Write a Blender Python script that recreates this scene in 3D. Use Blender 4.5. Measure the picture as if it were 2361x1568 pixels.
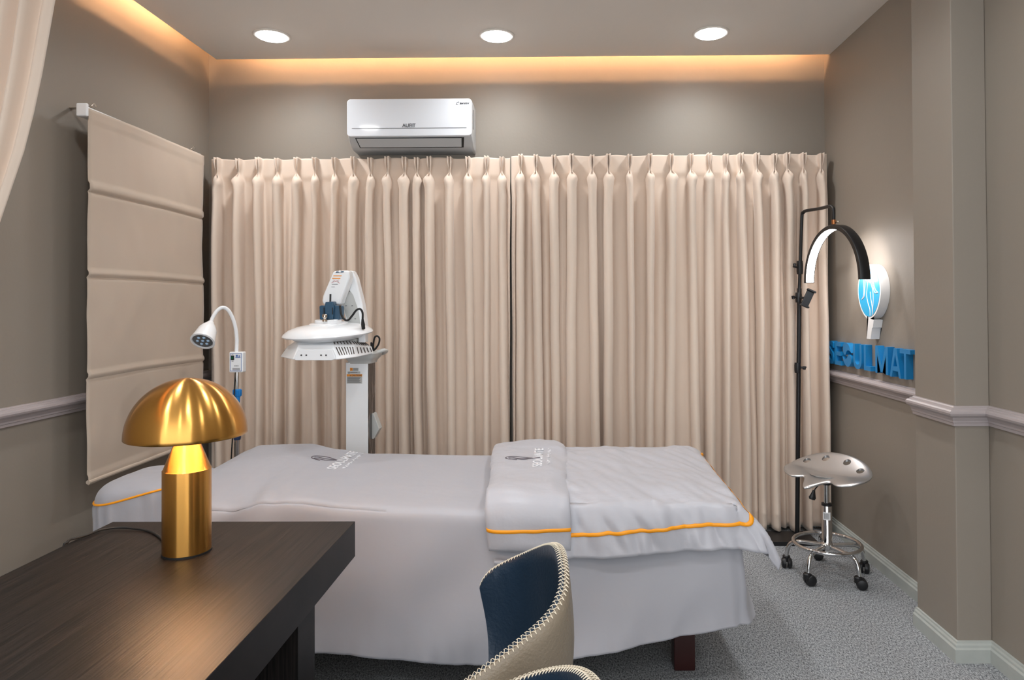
import bpy, bmesh, math, random
from mathutils import Vector, Matrix, noise
random.seed(7)
S = bpy.context.scene
for o in list(bpy.data.objects): bpy.data.objects.remove(o)
C = S.collection
PI = math.pi

# ------------------------------------------------------------------ camera
F, PX, PY = 1574.0, 1275.0, 684.0
YAW, TILT, ROLL = 0.0095, 0.0118, -0.0047
EYE = Vector((0, 0, 1.4))
RM = Matrix.Rotation(YAW, 3, 'Z') @ Matrix.Rotation(PI/2+TILT, 3, 'X') @ Matrix.Rotation(ROLL, 3, 'Z')
cd = bpy.data.cameras.new('camera'); cam = bpy.data.objects.new('camera', cd); C.objects.link(cam)
cd.sensor_width = 36; cd.lens = F/2361*36
cd.shift_x = (1180.5-PX)/2361; cd.shift_y = -(784-PY)/2361
cd.clip_start = .05
cam.matrix_world = Matrix.Translation(EYE) @ RM.to_4x4()
S.camera = cam
def at(px, py, Y=None, X=None, Z=None):
    """the point of the room seen at a photo pixel, on a plane of the room"""
    r = RM @ Vector(((px-PX)/F, -(py-PY)/F, -1))
    if Y is not None: t = Y/r.y
    elif X is not None: t = X/r.x
    else: t = (Z-1.4)/r.z
    return EYE + r*t

# ------------------------------------------------------------------ light, exposure
w = bpy.data.worlds.new('world'); S.world = w; w.use_nodes = True
w.node_tree.nodes['Background'].inputs[0].default_value = (.92, .96, 1.0, 1)
w.node_tree.nodes['Background'].inputs[1].default_value = 1.8
S.view_settings.view_transform = 'Standard'; S.view_settings.look = 'None'
S.view_settings.exposure = 0.50; S.view_settings.gamma = 1
DOWN = 14.0       # glow of the downlight diffusers
SPOT = 34.0       # power of each downlight beam
COVE = 72.0      # cove strip strength

# ------------------------------------------------------------------ helpers
def lin(c):
    return tuple(((v/255)/12.92 if v/255 <= .04045 else (((v/255)+.055)/1.055)**2.4) for v in c)
def mat(name, rgb, rough=.5, metal=0, spec=.5, emit=None, bump=None, sheen=0, aniso=0, coat=0, var=0, varscale=8):
    m = bpy.data.materials.new(name); m.use_nodes = True
    nt = m.node_tree; b = nt.nodes['Principled BSDF']
    c = (*lin(rgb), 1)
    b.inputs['Base Color'].default_value = c
    b.inputs['Roughness'].default_value = rough; b.inputs['Metallic'].default_value = metal
    b.inputs['Specular IOR Level'].default_value = spec
    if sheen: b.inputs['Sheen Weight'].default_value = sheen; b.inputs['Sheen Roughness'].default_value = .4
    if coat: b.inputs['Coat Weight'].default_value = coat; b.inputs['Coat Roughness'].default_value = .05
    if aniso:
        b.inputs['Anisotropic'].default_value = aniso
        t = nt.nodes.new('ShaderNodeTangent'); t.direction_type = 'RADIAL'; t.axis = 'Z'; b.inputs['Anisotropic Rotation'].default_value = .25
        nt.links.new(t.outputs[0], b.inputs['Tangent'])
    if emit:
        b.inputs['Emission Color'].default_value = (*emit[0], 1); b.inputs['Emission Strength'].default_value = emit[1]
    tc = None
    if bump or var:
        tc = nt.nodes.new('ShaderNodeTexCoord')
    if bump:
        sc, st, stretch = bump
        mp = nt.nodes.new('ShaderNodeMapping'); mp.inputs['Scale'].default_value = stretch
        n = nt.nodes.new('ShaderNodeTexNoise'); n.inputs['Scale'].default_value = sc; n.inputs['Detail'].default_value = 4
        bu = nt.nodes.new('ShaderNodeBump'); bu.inputs['Strength'].default_value = st; bu.inputs['Distance'].default_value = .01
        nt.links.new(tc.outputs['Object'], mp.inputs[0]); nt.links.new(mp.outputs[0], n.inputs['Vector'])
        nt.links.new(n.outputs['Fac'], bu.inputs['Height']); nt.links.new(bu.outputs[0], b.inputs['Normal'])
    if var:
        n2 = nt.nodes.new('ShaderNodeTexNoise'); n2.inputs['Scale'].default_value = varscale; n2.inputs['Detail'].default_value = 3
        mx = nt.nodes.new('ShaderNodeMix'); mx.data_type = 'RGBA'
        mx.inputs['A'].default_value = tuple(v*(1-var) for v in c[:3])+(1,)
        mx.inputs['B'].default_value = tuple(min(1, v*(1+var)) for v in c[:3])+(1,)
        nt.links.new(tc.outputs['Object'], n2.inputs['Vector']); nt.links.new(n2.outputs['Fac'], mx.inputs['Factor'])
        nt.links.new(mx.outputs['Result'], b.inputs['Base Color'])
    return m

def obj(name, bm, m, parent=None, smooth=True, bevel=0, sub=0, solid=0, kind=None, label=None, sharp=35):
    bmesh.ops.recalc_face_normals(bm, faces=bm.faces)
    me = bpy.data.meshes.new(name); bm.to_mesh(me); bm.free()
    if smooth:
        for p in me.polygons: p.use_smooth = True
        if sharp: me.set_sharp_from_angle(angle=math.radians(sharp))
    me.materials.append(m)
    o = bpy.data.objects.new(name, me); C.objects.link(o)
    if parent is not None:
        o.parent = parent; o.matrix_parent_inverse = parent.matrix_basis.inverted()
    if solid:
        s = o.modifiers.new('solid', 'SOLIDIFY'); s.thickness = solid; s.offset = 0
    if bevel:
        b = o.modifiers.new('bevel', 'BEVEL'); b.width = bevel; b.segments = 3; b.limit_method = 'ANGLE'; b.angle_limit = math.radians(35)
    if sub:
        s = o.modifiers.new('sub', 'SUBSURF'); s.levels = sub; s.render_levels = sub
    if kind: o['kind'] = kind
    if label: o['label'] = label
    return o
def thing(name, label, cat, loc=(0, 0, 0), group=None):
    o = bpy.data.objects.new(name, None); C.objects.link(o); o.empty_display_size = .1
    o.location = loc
    o.matrix_basis = Matrix.Translation(Vector(loc))
    o['label'] = label; o['category'] = cat
    if group: o['group'] = group
    return o
def tag(o, label, cat, group=None):
    o['label'] = label; o['category'] = cat
    if group: o['group'] = group
    return o
def NB(): return bmesh.new()
def box(bm, x0, x1, y0, y1, z0, z1, M=None):
    vs = [Vector((x, y, z)) for x in (x0, x1) for y in (y0, y1) for z in (z0, z1)]
    if M is not None: vs = [M @ v for v in vs]
    v = [bm.verts.new(p) for p in vs]
    for f in ((0,1,3,2),(4,6,7,5),(0,4,5,1),(2,3,7,6),(0,2,6,4),(1,5,7,3)): bm.faces.new([v[i] for i in f])
    return bm
def grid(bm, rows, closed_u=False, closed_v=False):
    V = [[bm.verts.new(p) for p in r] for r in rows]
    n, m = len(V), len(V[0])
    for i in range(n if closed_v else n-1):
        for j in range(m if closed_u else m-1):
            a, b, c, d = V[i][j], V[i][(j+1) % m], V[(i+1) % n][(j+1) % m], V[(i+1) % n][j]
            q = []
            for t in (a, b, c, d):
                if t not in q: q.append(t)
            try: bm.faces.new(q)
            except ValueError: pass
    return V
def cap(bm, ring):
    try: bm.faces.new(ring)
    except ValueError: pass
def tube(bm, pts, r, seg=12, caps=True, flat=1.0):
    pts = [Vector(p) for p in pts]; n = len(pts)
    rs = r if isinstance(r, (list, tuple)) else [r]*n
    rows = []; up = None
    for i, p in enumerate(pts):
        d = (pts[min(i+1, n-1)]-pts[max(i-1, 0)]).normalized()
        if up is None:
            up = Vector((0, 0, 1)) if abs(d.z) < .9 else Vector((0, 1, 0))
        side = d.cross(up).normalized(); up = side.cross(d).normalized()
        rows.append([p + (side*math.cos(2*PI*k/seg) + up*flat*math.sin(2*PI*k/seg))*rs[i] for k in range(seg)])
    V = grid(bm, rows, closed_u=True)
    if caps: cap(bm, V[0]); cap(bm, V[-1])
    return bm
def lathe(bm, prof, c=(0, 0, 0), seg=48, M=None, nocap=False):
    """prof = [(r, z)]"""
    c = Vector(c); rows = []
    for r, z in prof:
        row = []
        for k in range(seg):
            v = Vector((r*math.cos(2*PI*k/seg), r*math.sin(2*PI*k/seg), z))
            if M is not None: v = M @ v
            row.append(c+v)
        rows.append(row)
    V = grid(bm, rows, closed_u=True)
    if prof[0] != prof[-1] and not nocap:
        if prof[0][0] > 1e-4: cap(bm, V[0])
        if prof[-1][0] > 1e-4: cap(bm, V[-1])
    bmesh.ops.remove_doubles(bm, verts=bm.verts, dist=1e-6)
    return bm
def spline(pts, n=8):
    pts = [Vector(p) for p in pts]; out = []
    for i in range(len(pts)-1):
        p0 = pts[max(i-1, 0)]; p1 = pts[i]; p2 = pts[i+1]; p3 = pts[min(i+2, len(pts)-1)]
        for k in range(n):
            t = k/n
            out.append(.5*((2*p1)+(p2-p0)*t+(2*p0-5*p1+4*p2-p3)*t*t+(3*p1-p0-3*p2+p3)*t**3))
    out.append(pts[-1]); return out
def extrude_poly(bm, pts, d):
    """polygon pts (3D) swept along vector d"""
    d = Vector(d)
    a = [bm.verts.new(Vector(p)) for p in pts]; b = [bm.verts.new(Vector(p)+d) for p in pts]
    bm.faces.new(a); bm.faces.new(b[::-1]); n = len(a)
    for i in range(n): bm.faces.new((a[i], a[(i+1) % n], b[(i+1) % n], b[i]))
    return bm
def sm(t): t = max(0, min(1, t)); return t*t*(3-2*t)
def interp(x, tab):
    if x <= tab[0][0]: return tab[0][1]
    for (a, fa), (b, fb) in zip(tab, tab[1:]):
        if x <= b:
            t = (x-a)/(b-a); return fa+(fb-fa)*sm(t)*.5+(fb-fa)*t*.5
    return tab[-1][1]
def nz(x, y, z=0): return noise.noise(Vector((x, y, z)))
def text_bm(s, size, extrude=0, offset=0, sx=1, align='LEFT', space=1):
    cu = bpy.data.curves.new('t', 'FONT'); cu.body = s; cu.size = size; cu.extrude = extrude; cu.offset = offset
    cu.align_x = align; cu.space_character = space; cu.resolution_u = 6
    o = bpy.data.objects.new('t', cu); C.objects.link(o)
    bpy.context.view_layer.update()
    dg = bpy.context.evaluated_depsgraph_get()
    me = bpy.data.meshes.new_from_object(o.evaluated_get(dg))
    bm = bmesh.new(); bm.from_mesh(me)
    for v in bm.verts: v.co.x *= sx
    bpy.data.objects.remove(o); bpy.data.meshes.remove(me); bpy.data.curves.remove(cu)
    return bm
def place(bm, origin, ex, ey, ez=None):
    ex = Vector(ex); ey = Vector(ey); ez = Vector(ez) if ez else ex.cross(ey)
    o = Vector(origin)
    for v in bm.verts: v.co = o+ex*v.co.x+ey*v.co.y+ez*v.co.z
    return bm
def merge(dst, src):
    me = bpy.data.meshes.new('m'); src.to_mesh(me); src.free(); dst.from_mesh(me); bpy.data.meshes.remove(me); return dst

# ------------------------------------------------------------------ materials
M = {}
M['wall'] = mat('taupe wall paint', (148, 139, 128), .55, bump=(60, .05, (1, 1, 1)), var=.03, varscale=1.5)
M['ceiling'] = mat('ceiling paint', (234, 228, 220), .8, bump=(60, .03, (1, 1, 1)))
M['trim'] = mat('mauve grey rail paint', (176, 166, 166), .35)
M['base'] = mat('pale green grey skirting paint', (178, 182, 177), .45, var=.12, varscale=14)
M['curtain'] = mat('beige curtain fabric', (230, 211, 194), .85, sheen=.3, bump=(900, .12, (1, 1, 1)))
M['blind'] = mat('beige blind fabric', (196, 179, 162), .8, sheen=.2, bump=(900, .1, (1, 1, 1)))
M['sheet'] = mat('grey bed linen', (170, 170, 177), .5, sheen=.25, bump=(5, .35, (1, 2, 1)))
M['satin'] = mat('grey satin duvet', (182, 182, 189), .38, sheen=.25, bump=(8, .5, (1, 2, 1)))
M['orange'] = mat('orange ribbon', (255, 164, 18), .45)
M['white'] = mat('white plastic', (246, 248, 250), .25, coat=.3)
M['acwhite'] = mat('glossy white plastic', (235, 238, 243), .18, coat=.6)
M['greywhite'] = mat('grey white plastic', (196, 197, 194), .35)
M['acgrey'] = mat('satin grey plastic', (190, 192, 193), .35)
M['black'] = mat('black plastic', (24, 24, 26), .4)
M['blackmetal'] = mat('black powder coat', (20, 20, 22), .42)
M['rubber'] = mat('black rubber', (16, 16, 17), .6)
M['darkline'] = mat('dark groove', (60, 60, 62), .6)
M['print'] = mat('dark print', (70, 70, 74), .5)
M['chrome'] = mat('chrome', (215, 215, 215), .08, metal=1)
M['nickel'] = mat('nickel', (205, 196, 184), .15, metal=1)
M['silver'] = mat('silver paint', (192, 192, 192), .28, metal=.85)
M['copper'] = mat('copper fitting', (190, 125, 80), .3, metal=1)
M['brass'] = mat('brushed brass', (218, 162, 84), .24, metal=1, aniso=.96)
M['navy'] = mat('dark blue plastic', (38, 76, 103), .35)
M['bluep'] = mat('bright blue plastic', (30, 135, 215), .35)
M['navy2'] = mat('navy plastic', (42, 62, 100), .4)
M['signblue'] = mat('sign blue', (22, 132, 196), .38)
M['signsky'] = mat('sign sky blue', (50, 178, 232), .25, coat=.3)  # one even sky blue for the emblem face
M['signwhite'] = mat('sign white', (240, 240, 240), .4)
M['mahogany'] = mat('dark red wood', (52, 20, 18), .3)
M['under'] = mat('dark bed frame', (20, 18, 18), .7)
M['stick'] = mat('grey sticker', (188, 188, 186), .5)
M['orangest'] = mat('orange sticker', (240, 150, 30), .5)
M['leather'] = mat('dark blue leather', (30, 49, 68), .38, bump=(120, .12, (1, 1, 1)), var=.08)
M['taupe'] = mat('taupe leather', (143, 130, 112), .4, bump=(160, .25, (1, 1, 1)))
M['stitch'] = mat('cream thread', (232, 220, 198), .7)
M['led'] = mat('led diffuser', (255, 255, 255), .5, emit=((1, .94, .91), 22))
M['down'] = mat('downlight diffuser', (255, 255, 255), .5, emit=((.96, .98, 1), DOWN))
M['cove'] = mat('cove strip', (255, 220, 180), .5, emit=((1, .56, .29), COVE))
M['bulb'] = mat('warm bulb', (255, 220, 170), .5, emit=((1, .64, .38), 120))
M['embw'] = mat('white embroidery', (240, 240, 244), .3)
M['embd'] = mat('dark grey embroidery', (96, 88, 96), .4)

def carpet():
    m = bpy.data.materials.new('grey loop carpet'); m.use_nodes = True; nt = m.node_tree; b = nt.nodes['Principled BSDF']
    tc = nt.nodes.new('ShaderNodeTexCoord')
    mp = nt.nodes.new('ShaderNodeMapping'); mp.inputs['Scale'].default_value = (1.0, .45, 1); mp.inputs['Rotation'].default_value = (0, 0, .5)
    n = nt.nodes.new('ShaderNodeTexNoise'); n.inputs['Scale'].default_value = 190; n.inputs['Detail'].default_value = 5; n.inputs['Roughness'].default_value = .75
    r = nt.nodes.new('ShaderNodeValToRGB')
    r.color_ramp.elements[0].position = .36; r.color_ramp.elements[0].color = (*lin((52, 56, 60)), 1)
    r.color_ramp.elements[1].position = .64; r.color_ramp.elements[1].color = (*lin((206, 209, 212)), 1)
    bu = nt.nodes.new('ShaderNodeBump'); bu.inputs['Strength'].default_value = .5; bu.inputs['Distance'].default_value = .004
    L = nt.links.new
    L(tc.outputs['Object'], mp.inputs[0]); L(mp.outputs[0], n.inputs['Vector']); L(n.outputs['Fac'], r.inputs[0])
    L(r.outputs[0], b.inputs['Base Color']); L(n.outputs['Fac'], bu.inputs['Height']); L(bu.outputs[0], b.inputs['Normal'])
    b.inputs['Roughness'].default_value = .95; b.inputs['Specular IOR Level'].default_value = .1
    return m
M['carpet'] = carpet()
def wood():
    m = bpy.data.materials.new('dark oak veneer'); m.use_nodes = True; nt = m.node_tree; b = nt.nodes['Principled BSDF']
    tc = nt.nodes.new('ShaderNodeTexCoord')
    mp = nt.nodes.new('ShaderNodeMapping'); mp.inputs['Scale'].default_value = (110, 2.2, 4)
    n = nt.nodes.new('ShaderNodeTexNoise'); n.inputs['Scale'].default_value = 1.6; n.inputs['Detail'].default_value = 5
    r = nt.nodes.new('ShaderNodeValToRGB')
    r.color_ramp.elements[0].position = .38; r.color_ramp.elements[0].color = (*lin((15, 13, 12)), 1)
    r.color_ramp.elements[1].position = .62; r.color_ramp.elements[1].color = (*lin((36, 30, 28)), 1)
    bu = nt.nodes.new('ShaderNodeBump'); bu.inputs['Strength'].default_value = .25; bu.inputs['Distance'].default_value = .002
    L = nt.links.new
    L(tc.outputs['Object'], mp.inputs[0]); L(mp.outputs[0], n.inputs['Vector']); L(n.outputs['Fac'], r.inputs[0])
    L(r.outputs[0], b.inputs['Base Color']); L(n.outputs['Fac'], bu.inputs['Height']); L(bu.outputs[0], b.inputs['Normal'])
    b.inputs['Roughness'].default_value = .42; b.inputs['Specular IOR Level'].default_value = .25
    return m
M['wood'] = wood()
def marble():
    m = bpy.data.materials.new('dark streaked panel'); m.use_nodes = True; nt = m.node_tree; b = nt.nodes['Principled BSDF']
    tc = nt.nodes.new('ShaderNodeTexCoord')
    mp = nt.nodes.new('ShaderNodeMapping'); mp.inputs['Scale'].default_value = (60, 60, 9)
    n = nt.nodes.new('ShaderNodeTexNoise'); n.inputs['Scale'].default_value = 1; n.inputs['Detail'].default_value = 4
    r = nt.nodes.new('ShaderNodeValToRGB')
    r.color_ramp.elements[0].position = .5; r.color_ramp.elements[0].color = (*lin((38, 30, 28)), 1)
    r.color_ramp.elements[1].position = .66; r.color_ramp.elements[1].color = (*lin((128, 116, 110)), 1)
    nt.links.new(tc.outputs['Object'], mp.inputs[0]); nt.links.new(mp.outputs[0], n.inputs['Vector'])
    nt.links.new(n.outputs['Fac'], r.inputs[0]); nt.links.new(r.outputs[0], b.inputs['Base Color'])
    b.inputs['Roughness'].default_value = .2
    return m
M['marble'] = marble()

# ------------------------------------------------------------------ setting
XL, XR, YB, YF, ZC = -2.235, 1.685, 4.33, -1.9, 2.945
ZU = 3.13
G = .095       # cove gap
def struct(name, bm, m, **k): return obj(name, bm, m, kind='structure', smooth=k.pop('smooth', False), **k)
struct('floor', box(NB(), XL-.3, XR+.3, YF, YB+.2, -.1, 0), M['carpet'])
struct('wall_left', box(NB(), XL-.15, XL, YF, YB+.15, 0, ZU+.1), M['wall'])
struct('wall_back', box(NB(), XL, XR, YB, YB+.15, 0, ZU+.1), M['wall'])
struct('wall_right', box(NB(), XR, XR+.15, YF, YB+.15, 0, ZU+.1), M['wall'])
XP, PY0, PY1 = 1.55, 2.70, 3.0
struct('wall_pillar', box(NB(), XP, XR-.0005, PY0, PY1, 0, ZC-.001), M['wall'], bevel=.004)
bm = NB(); box(bm, XL+G, XR-.0005, YF, YB-G, ZC, ZC+.03)
struct('ceiling', bm, M['ceiling'])
struct('ceiling_upper', box(NB(), XL-.15, XR+.15, YF, YB+.15, ZU, ZU+.1), M['wall'])
# end stops of the cove trough
bm = NB(); box(bm, XL+G+.14, XL+G+.16, YF, YB-G-.14, ZC+.031, ZU-.001); box(bm, XL+G+.14, XR-.001, YB-G-.16, YB-G-.14, ZC+.031, ZU-.001)
struct('ceiling_cove_back', bm, M['ceiling'])

def sweep_trim(name, path, prof, m):
    """path: room-side polyline (x,y) ; prof: (out, z) ; mitred"""
    bm = NB(); rows = []
    P = [Vector((p[0], p[1])) for p in path]; n = len(P)
    for i, p in enumerate(P):
        d1 = (P[i]-P[i-1]).normalized() if i else (P[1]-P[0]).normalized()
        d2 = (P[i+1]-P[i]).normalized() if i < n-1 else d1
        n1 = Vector((d1.y, -d1.x)); n2 = Vector((d2.y, -d2.x))   # right of travel
        mv = (n1+n2); mv = mv/(mv.length_squared/2) if mv.length > 1e-3 else n1
        rows.append([Vector((p.x+mv.x*o_, p.y+mv.y*o_, z)) for o_, z in prof])
    V = grid(bm, rows); cap(bm, V[0]); cap(bm, V[-1])
    return struct(name, bm, m)
rail = [(0, .916), (.011, .918), (.012, .930), (.016, .932), (.017, .940), (.021, .947), (.024, .953), (.033, .957), (.040, .963),
        (.043, .971), (.041, .979), (.034, .984), (.026, .985), (.023, .990), (.014, .991), (.010, .995), (0, .996)]
skirt = [(0, 0), (.020, 0), (.020, .052), (.014, .058), (.013, .066), (.008, .072), (.007, .078), (0, .08)]
# travel so that the room lies on the right-hand side
pathR1 = [(XR, YB), (XR, PY1)]
pathR2 = [(XP, PY1), (XP, PY0), (XR, PY0), (XR, YF)]
def mir(prof): return prof
sweep_trim('trim_1', pathR1, rail, M['trim'])
sweep_trim('trim_2', pathR2, rail, M['trim'])
sweep_trim('baseboard_right', pathR1, skirt, M['base'])
sweep_trim('baseboard_pillar', pathR2, skirt, M['base'])
sweep_trim('trim_3', [(XL, YF), (XL, YB)], rail, M['trim'])
sweep_trim('baseboard_left', [(XL, YF), (XL, YB)], skirt, M['base'])
sweep_trim('baseboard_back', [(XL, YB), (XR, YB)], skirt, M['base'])

# cove LED strips lying on the dropped ceiling
zs = ZC+.031
bm = NB(); tube(bm, [(XL+G+.16, YB-G-.07, zs+.115), (XR-.10, YB-G-.07, zs+.115)], .006, 10); pass
tag(obj('light_strip', bm, M['cove']), 'warm light strip hidden in the ceiling gap above the back wall', 'light strip', 'cove light strips')
bm = NB(); tube(bm, [(XL+G+.07, -1.6, zs+.115), (XL+G+.07, YB-G-.26, zs+.115)], .006, 10)
tag(obj('light_strip', bm, M['cove']), 'warm light strip hidden in the ceiling gap along the left wall', 'light strip', 'cove light strips')

# downlights
names = {0: 'left', 1: 'middle', 2: 'right'}
cols = [at(627, 82, Z=ZC), at(1145, 82, Z=ZC), at(1639, 76, Z=ZC)]
def downlight(x, y, label):
    t = thing('ceiling_downlight', label, 'ceiling light', (x, y, ZC), 'round recessed ceiling downlights')
    bm = NB(); lathe(bm, [(.083, -.0005), (.104, -.0005), (.104, -.004), (.098, -.007), (.083, -.005), (.083, -.0005)], (x, y, ZC)); obj('trim_ring', bm, M['ceiling'], t)
    bm = NB(); lathe(bm, [(0, -.015), (.070, -.0145), (.079, -.011), (.0825, -.005), (.0825, -.001), (0, -.001)], (x, y, ZC)); obj('diffuser', bm, M['down'], t)
    ld = bpy.data.lights.new('downlight_beam', 'SPOT'); ld.energy = SPOT; ld.color = (.96, .98, 1); ld.spot_size = math.radians(156); ld.spot_blend = 1.0; ld.shadow_soft_size = .07
    lo_ = bpy.data.objects.new('downlight_beam', ld); C.objects.link(lo_); lo_.location = (0, 0, -.018); lo_.parent = t
for i, c in enumerate(cols):
    downlight(c.x, c.y, ['round recessed ceiling light nearest the left wall, in front of the blind side', 'round recessed ceiling light between two others, above the air conditioner side', 'round recessed ceiling light nearest the right wall, above the curved lamp side'][i])
for r, y in enumerate((2.35, .8, -.75)):
    for i, c in enumerate(cols):
        downlight(c.x, y, 'round recessed ceiling light beyond the photographed part, row %s, %s' % (['over the desk', 'over the camera', 'behind the camera'][r], names[i]))

# ------------------------------------------------------------------ back curtains
def curtain(name, label, xs, x0, x1, yt, ztop, zbot, mt, seed, lean0=0, lean1=0, group='beige pinch pleat curtains'):
    rnd = random.Random(seed)
    t = thing(name, label, 'curtain', ((x0+x1)/2, yt, zbot), group)
    H = [(-.013, 0), (-.013, .018), (-.012, .036), (-.009, .042), (-.005, .036), (-.0015, .012), (0, .008), (.0015, .012), (.005, .036), (.009, .042), (.012, .036), (.013, .018), (.013, 0)]
    B = [(-.014, -.004), (-.0195, .010), (-.021, .024), (-.019, .036), (-.013, .045), (-.006, .050), (0, .0515), (.006, .050), (.013, .045), (.019, .036), (.021, .024), (.0195, .010), (.014, -.004)]
    H = [(a*1.1, b*1.3) for a, b in H]; B = [(a*1.15, b*1.65-.004) for a, b in B]
    W = [rnd.uniform(.75, 1.2) for _ in xs]; D = [rnd.uniform(-.02, .02) for _ in xs]
    TW = [rnd.choice((-1, 1))*rnd.uniform(.3, 1) for _ in xs]
    edges = [x0]+list(xs)+[x1]; NI = 10
    A = [(rnd.uniform(.0, .060), rnd.uniform(-.016, .016), rnd.uniform(.35, .65)) for _ in range(len(xs)+1)]
    rows = []
    zr = [0, .008, .03, .06, .08, .095, .105, .115, .125, .135, .15, .17, .2, .25, .32, .4, .5]
    Lh = ztop-zbot
    while zr[-1] < Lh-.2: zr.append(zr[-1]+.1)
    zr += [Lh-.104, Lh-.10, Lh-.096, Lh-.03, Lh]
    for h in zr:
        row = []; z = ztop-h
        b = sm((h-.10)/.05); lo = sm((h-.12)/.35)
        def pleat(i):
            pts = []
            xi = xs[i]+D[i]*max(0, h-.12)/Lh*1.3+lean0*max(0, (len(xs)-i)/len(xs))*h*0
            pin = 1-.72*math.exp(-((h-.088)/.03)**2)
            for (hx, hy), (bx, by) in zip(H, B):
                x = hx*(pin if h < .1 else pin*(1-b)+b*1)*(1-b)+bx*W[i]*b*(1+.18*math.exp(-((h-.15)/.03)**2))
                sp = 1+.25*math.sin(h*2.2+i)*lo
                y = hy*(1-b)*(1-.35*math.exp(-((h-.09)/.03)**2))+by*b*sp
                # twisted lip just under the pinch
                x += TW[i]*.008*math.exp(-((h-.145)/.03)**2)*(by/.05)
                pts.append((xi+x, y))
            return pts
        cur = None
        segs = [pleat(i) for i in range(len(xs))]
        for i in range(len(xs)+1):
            L_ = segs[i-1][-1] if i else (x0+lean0*h, .0)
            R_ = segs[i][0] if i < len(xs) else (x1+lean1*h, .0)
            a, a2, pk = A[i]
            if i: row += segs[i-1]
            else: row.append(L_)
            for k in range(1, NI+1):
                tt = k/(NI+1)
                tp = tt**(math.log(.5)/math.log(pk))
                g = lo*(a*math.sin(PI*tp)+a2*math.sin(3*PI*tp)*(.5+.5*math.sin(h*1.3+i*2))-.030*math.sin(PI*tt)**.5)
                g += (1-lo)*(-.004+.009*math.sin(PI*tt)*(i % 3 == 0))
                row.append((L_[0]+(R_[0]-L_[0])*tt, (L_[1]+(R_[1]-L_[1])*tt)+g))
            if i == len(xs): row.append(R_)
        sg = .0035*math.sin(4*h) if h > .2 else 0
        out = []
        for x, y in row:
            zz = z
            if h == 0: zz += .004*math.sin(x*23)
            if h >= Lh-.001: zz += .006*math.sin(x*31)
            out.append(Vector((x+sg*nz(x*4, h*1.5)*2, yt-y-.004*nz(x*9, h*2.2, seed)*(1 if h > .15 else .2)-(.0012 if abs(h-(Lh-.10)) < .001 else 0), zz)))
        rows.append(out)
    bm = NB(); grid(bm, rows)
    obj('pleated_fabric', bm, mt, t, solid=.0022, sharp=0)
    # heading seam + rod
    bm = NB(); box(bm, min(x0, x1)+.004, max(x0, x1)-.004, yt+.010, yt+.028, ztop-.045, ztop-.02); obj('track', bm, M['white'], t, smooth=False)
    return t
YT = 4.225
def cx(px): return at(px, 385, Y=YT).x
ztl = at(487, 368, Y=YT).z; ztr = at(1900, 357, Y=YT).z
ZT = (ztl+ztr)/2+.002
ZB = .028
lp = [506, 555, 600, 644, 688, 730, 775, 818, 857, 896, 935, 963, 992, 1038, 1080, 1123, 1158]
rp = [1201, 1236, 1277, 1318, 1365, 1402, 1451, 1497, 1546, 1591, 1633, 1671, 1705, 1742, 1782, 1812, 1849, 1889]
curtain('curtain', 'beige pinch pleat floor curtain on the left half of the back wall', [cx(p) for p in lp], cx(488), cx(1176), YT, ZT-.004, ZB, M['curtain'], 3, 0, -.006)
curtain('curtain', 'beige pinch pleat floor curtain on the right half of the back wall', [cx(p) for p in rp], cx(1179), cx(1906), YT-.002, ZT+.004, ZB, M['curtain'], 5, .002, 0)

# foreground swept curtain, top left
t = thing('swept_curtain', 'beige curtain gathered and swept to the left edge, in front of the left wall', 'curtain', (-1.9, 2.2, 1.0), 'beige pinch pleat curtains')
bm = NB(); rows = []
YC = 2.2
edge = [(150, -95), (138, -40), (127, 0), (113, 80), (97, 170), (78, 260), (55, 350), (28, 430), (0, 512), (-40, 600), (-90, 690), (-130, 760)]
ed = [at(a, b, Y=YC) for a, b in edge]
for k, e in enumerate(ed):
    row = []; f = k/(len(ed)-1)
    xl = XL+.03; wdt = (e.x-xl)
    n = 90
    for j in range(n+1):
        s = j/n
        x = xl+wdt*s
        a = .034*(1-.55*f)
        y = a*math.sin(s*2*PI*8.6+.3*math.sin(5*s))*(1 if s < .87 else max(0, (1-s)/.13)*.9)+.006*math.sin(s*41)
        row.append(Vector((x, YC-y-.03*f*math.sin(PI*s), e.z+.04*(1-s)*f)))
    rows.append(row)
bm2rows = []
for i in range(len(rows)-1):
    for q in range(4):
        tt = q/4; bm2rows.append([a.lerp(b, tt) for a, b in zip(rows[i], rows[i+1])])
bm2rows.append(rows[-1])
grid(bm, bm2rows); obj('fabric', bm, M['curtain'], t, solid=.002, sharp=0)
bm = NB(); tube(bm, [(XL+.02, YC+.05, 1.33), (XL+.10, YC-.05, 1.30), (XL+.16, YC-.045, 1.31), (XL+.10, YC+.05, 1.33)], .016); obj('tieback', bm, M['curtain'], t)

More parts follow.
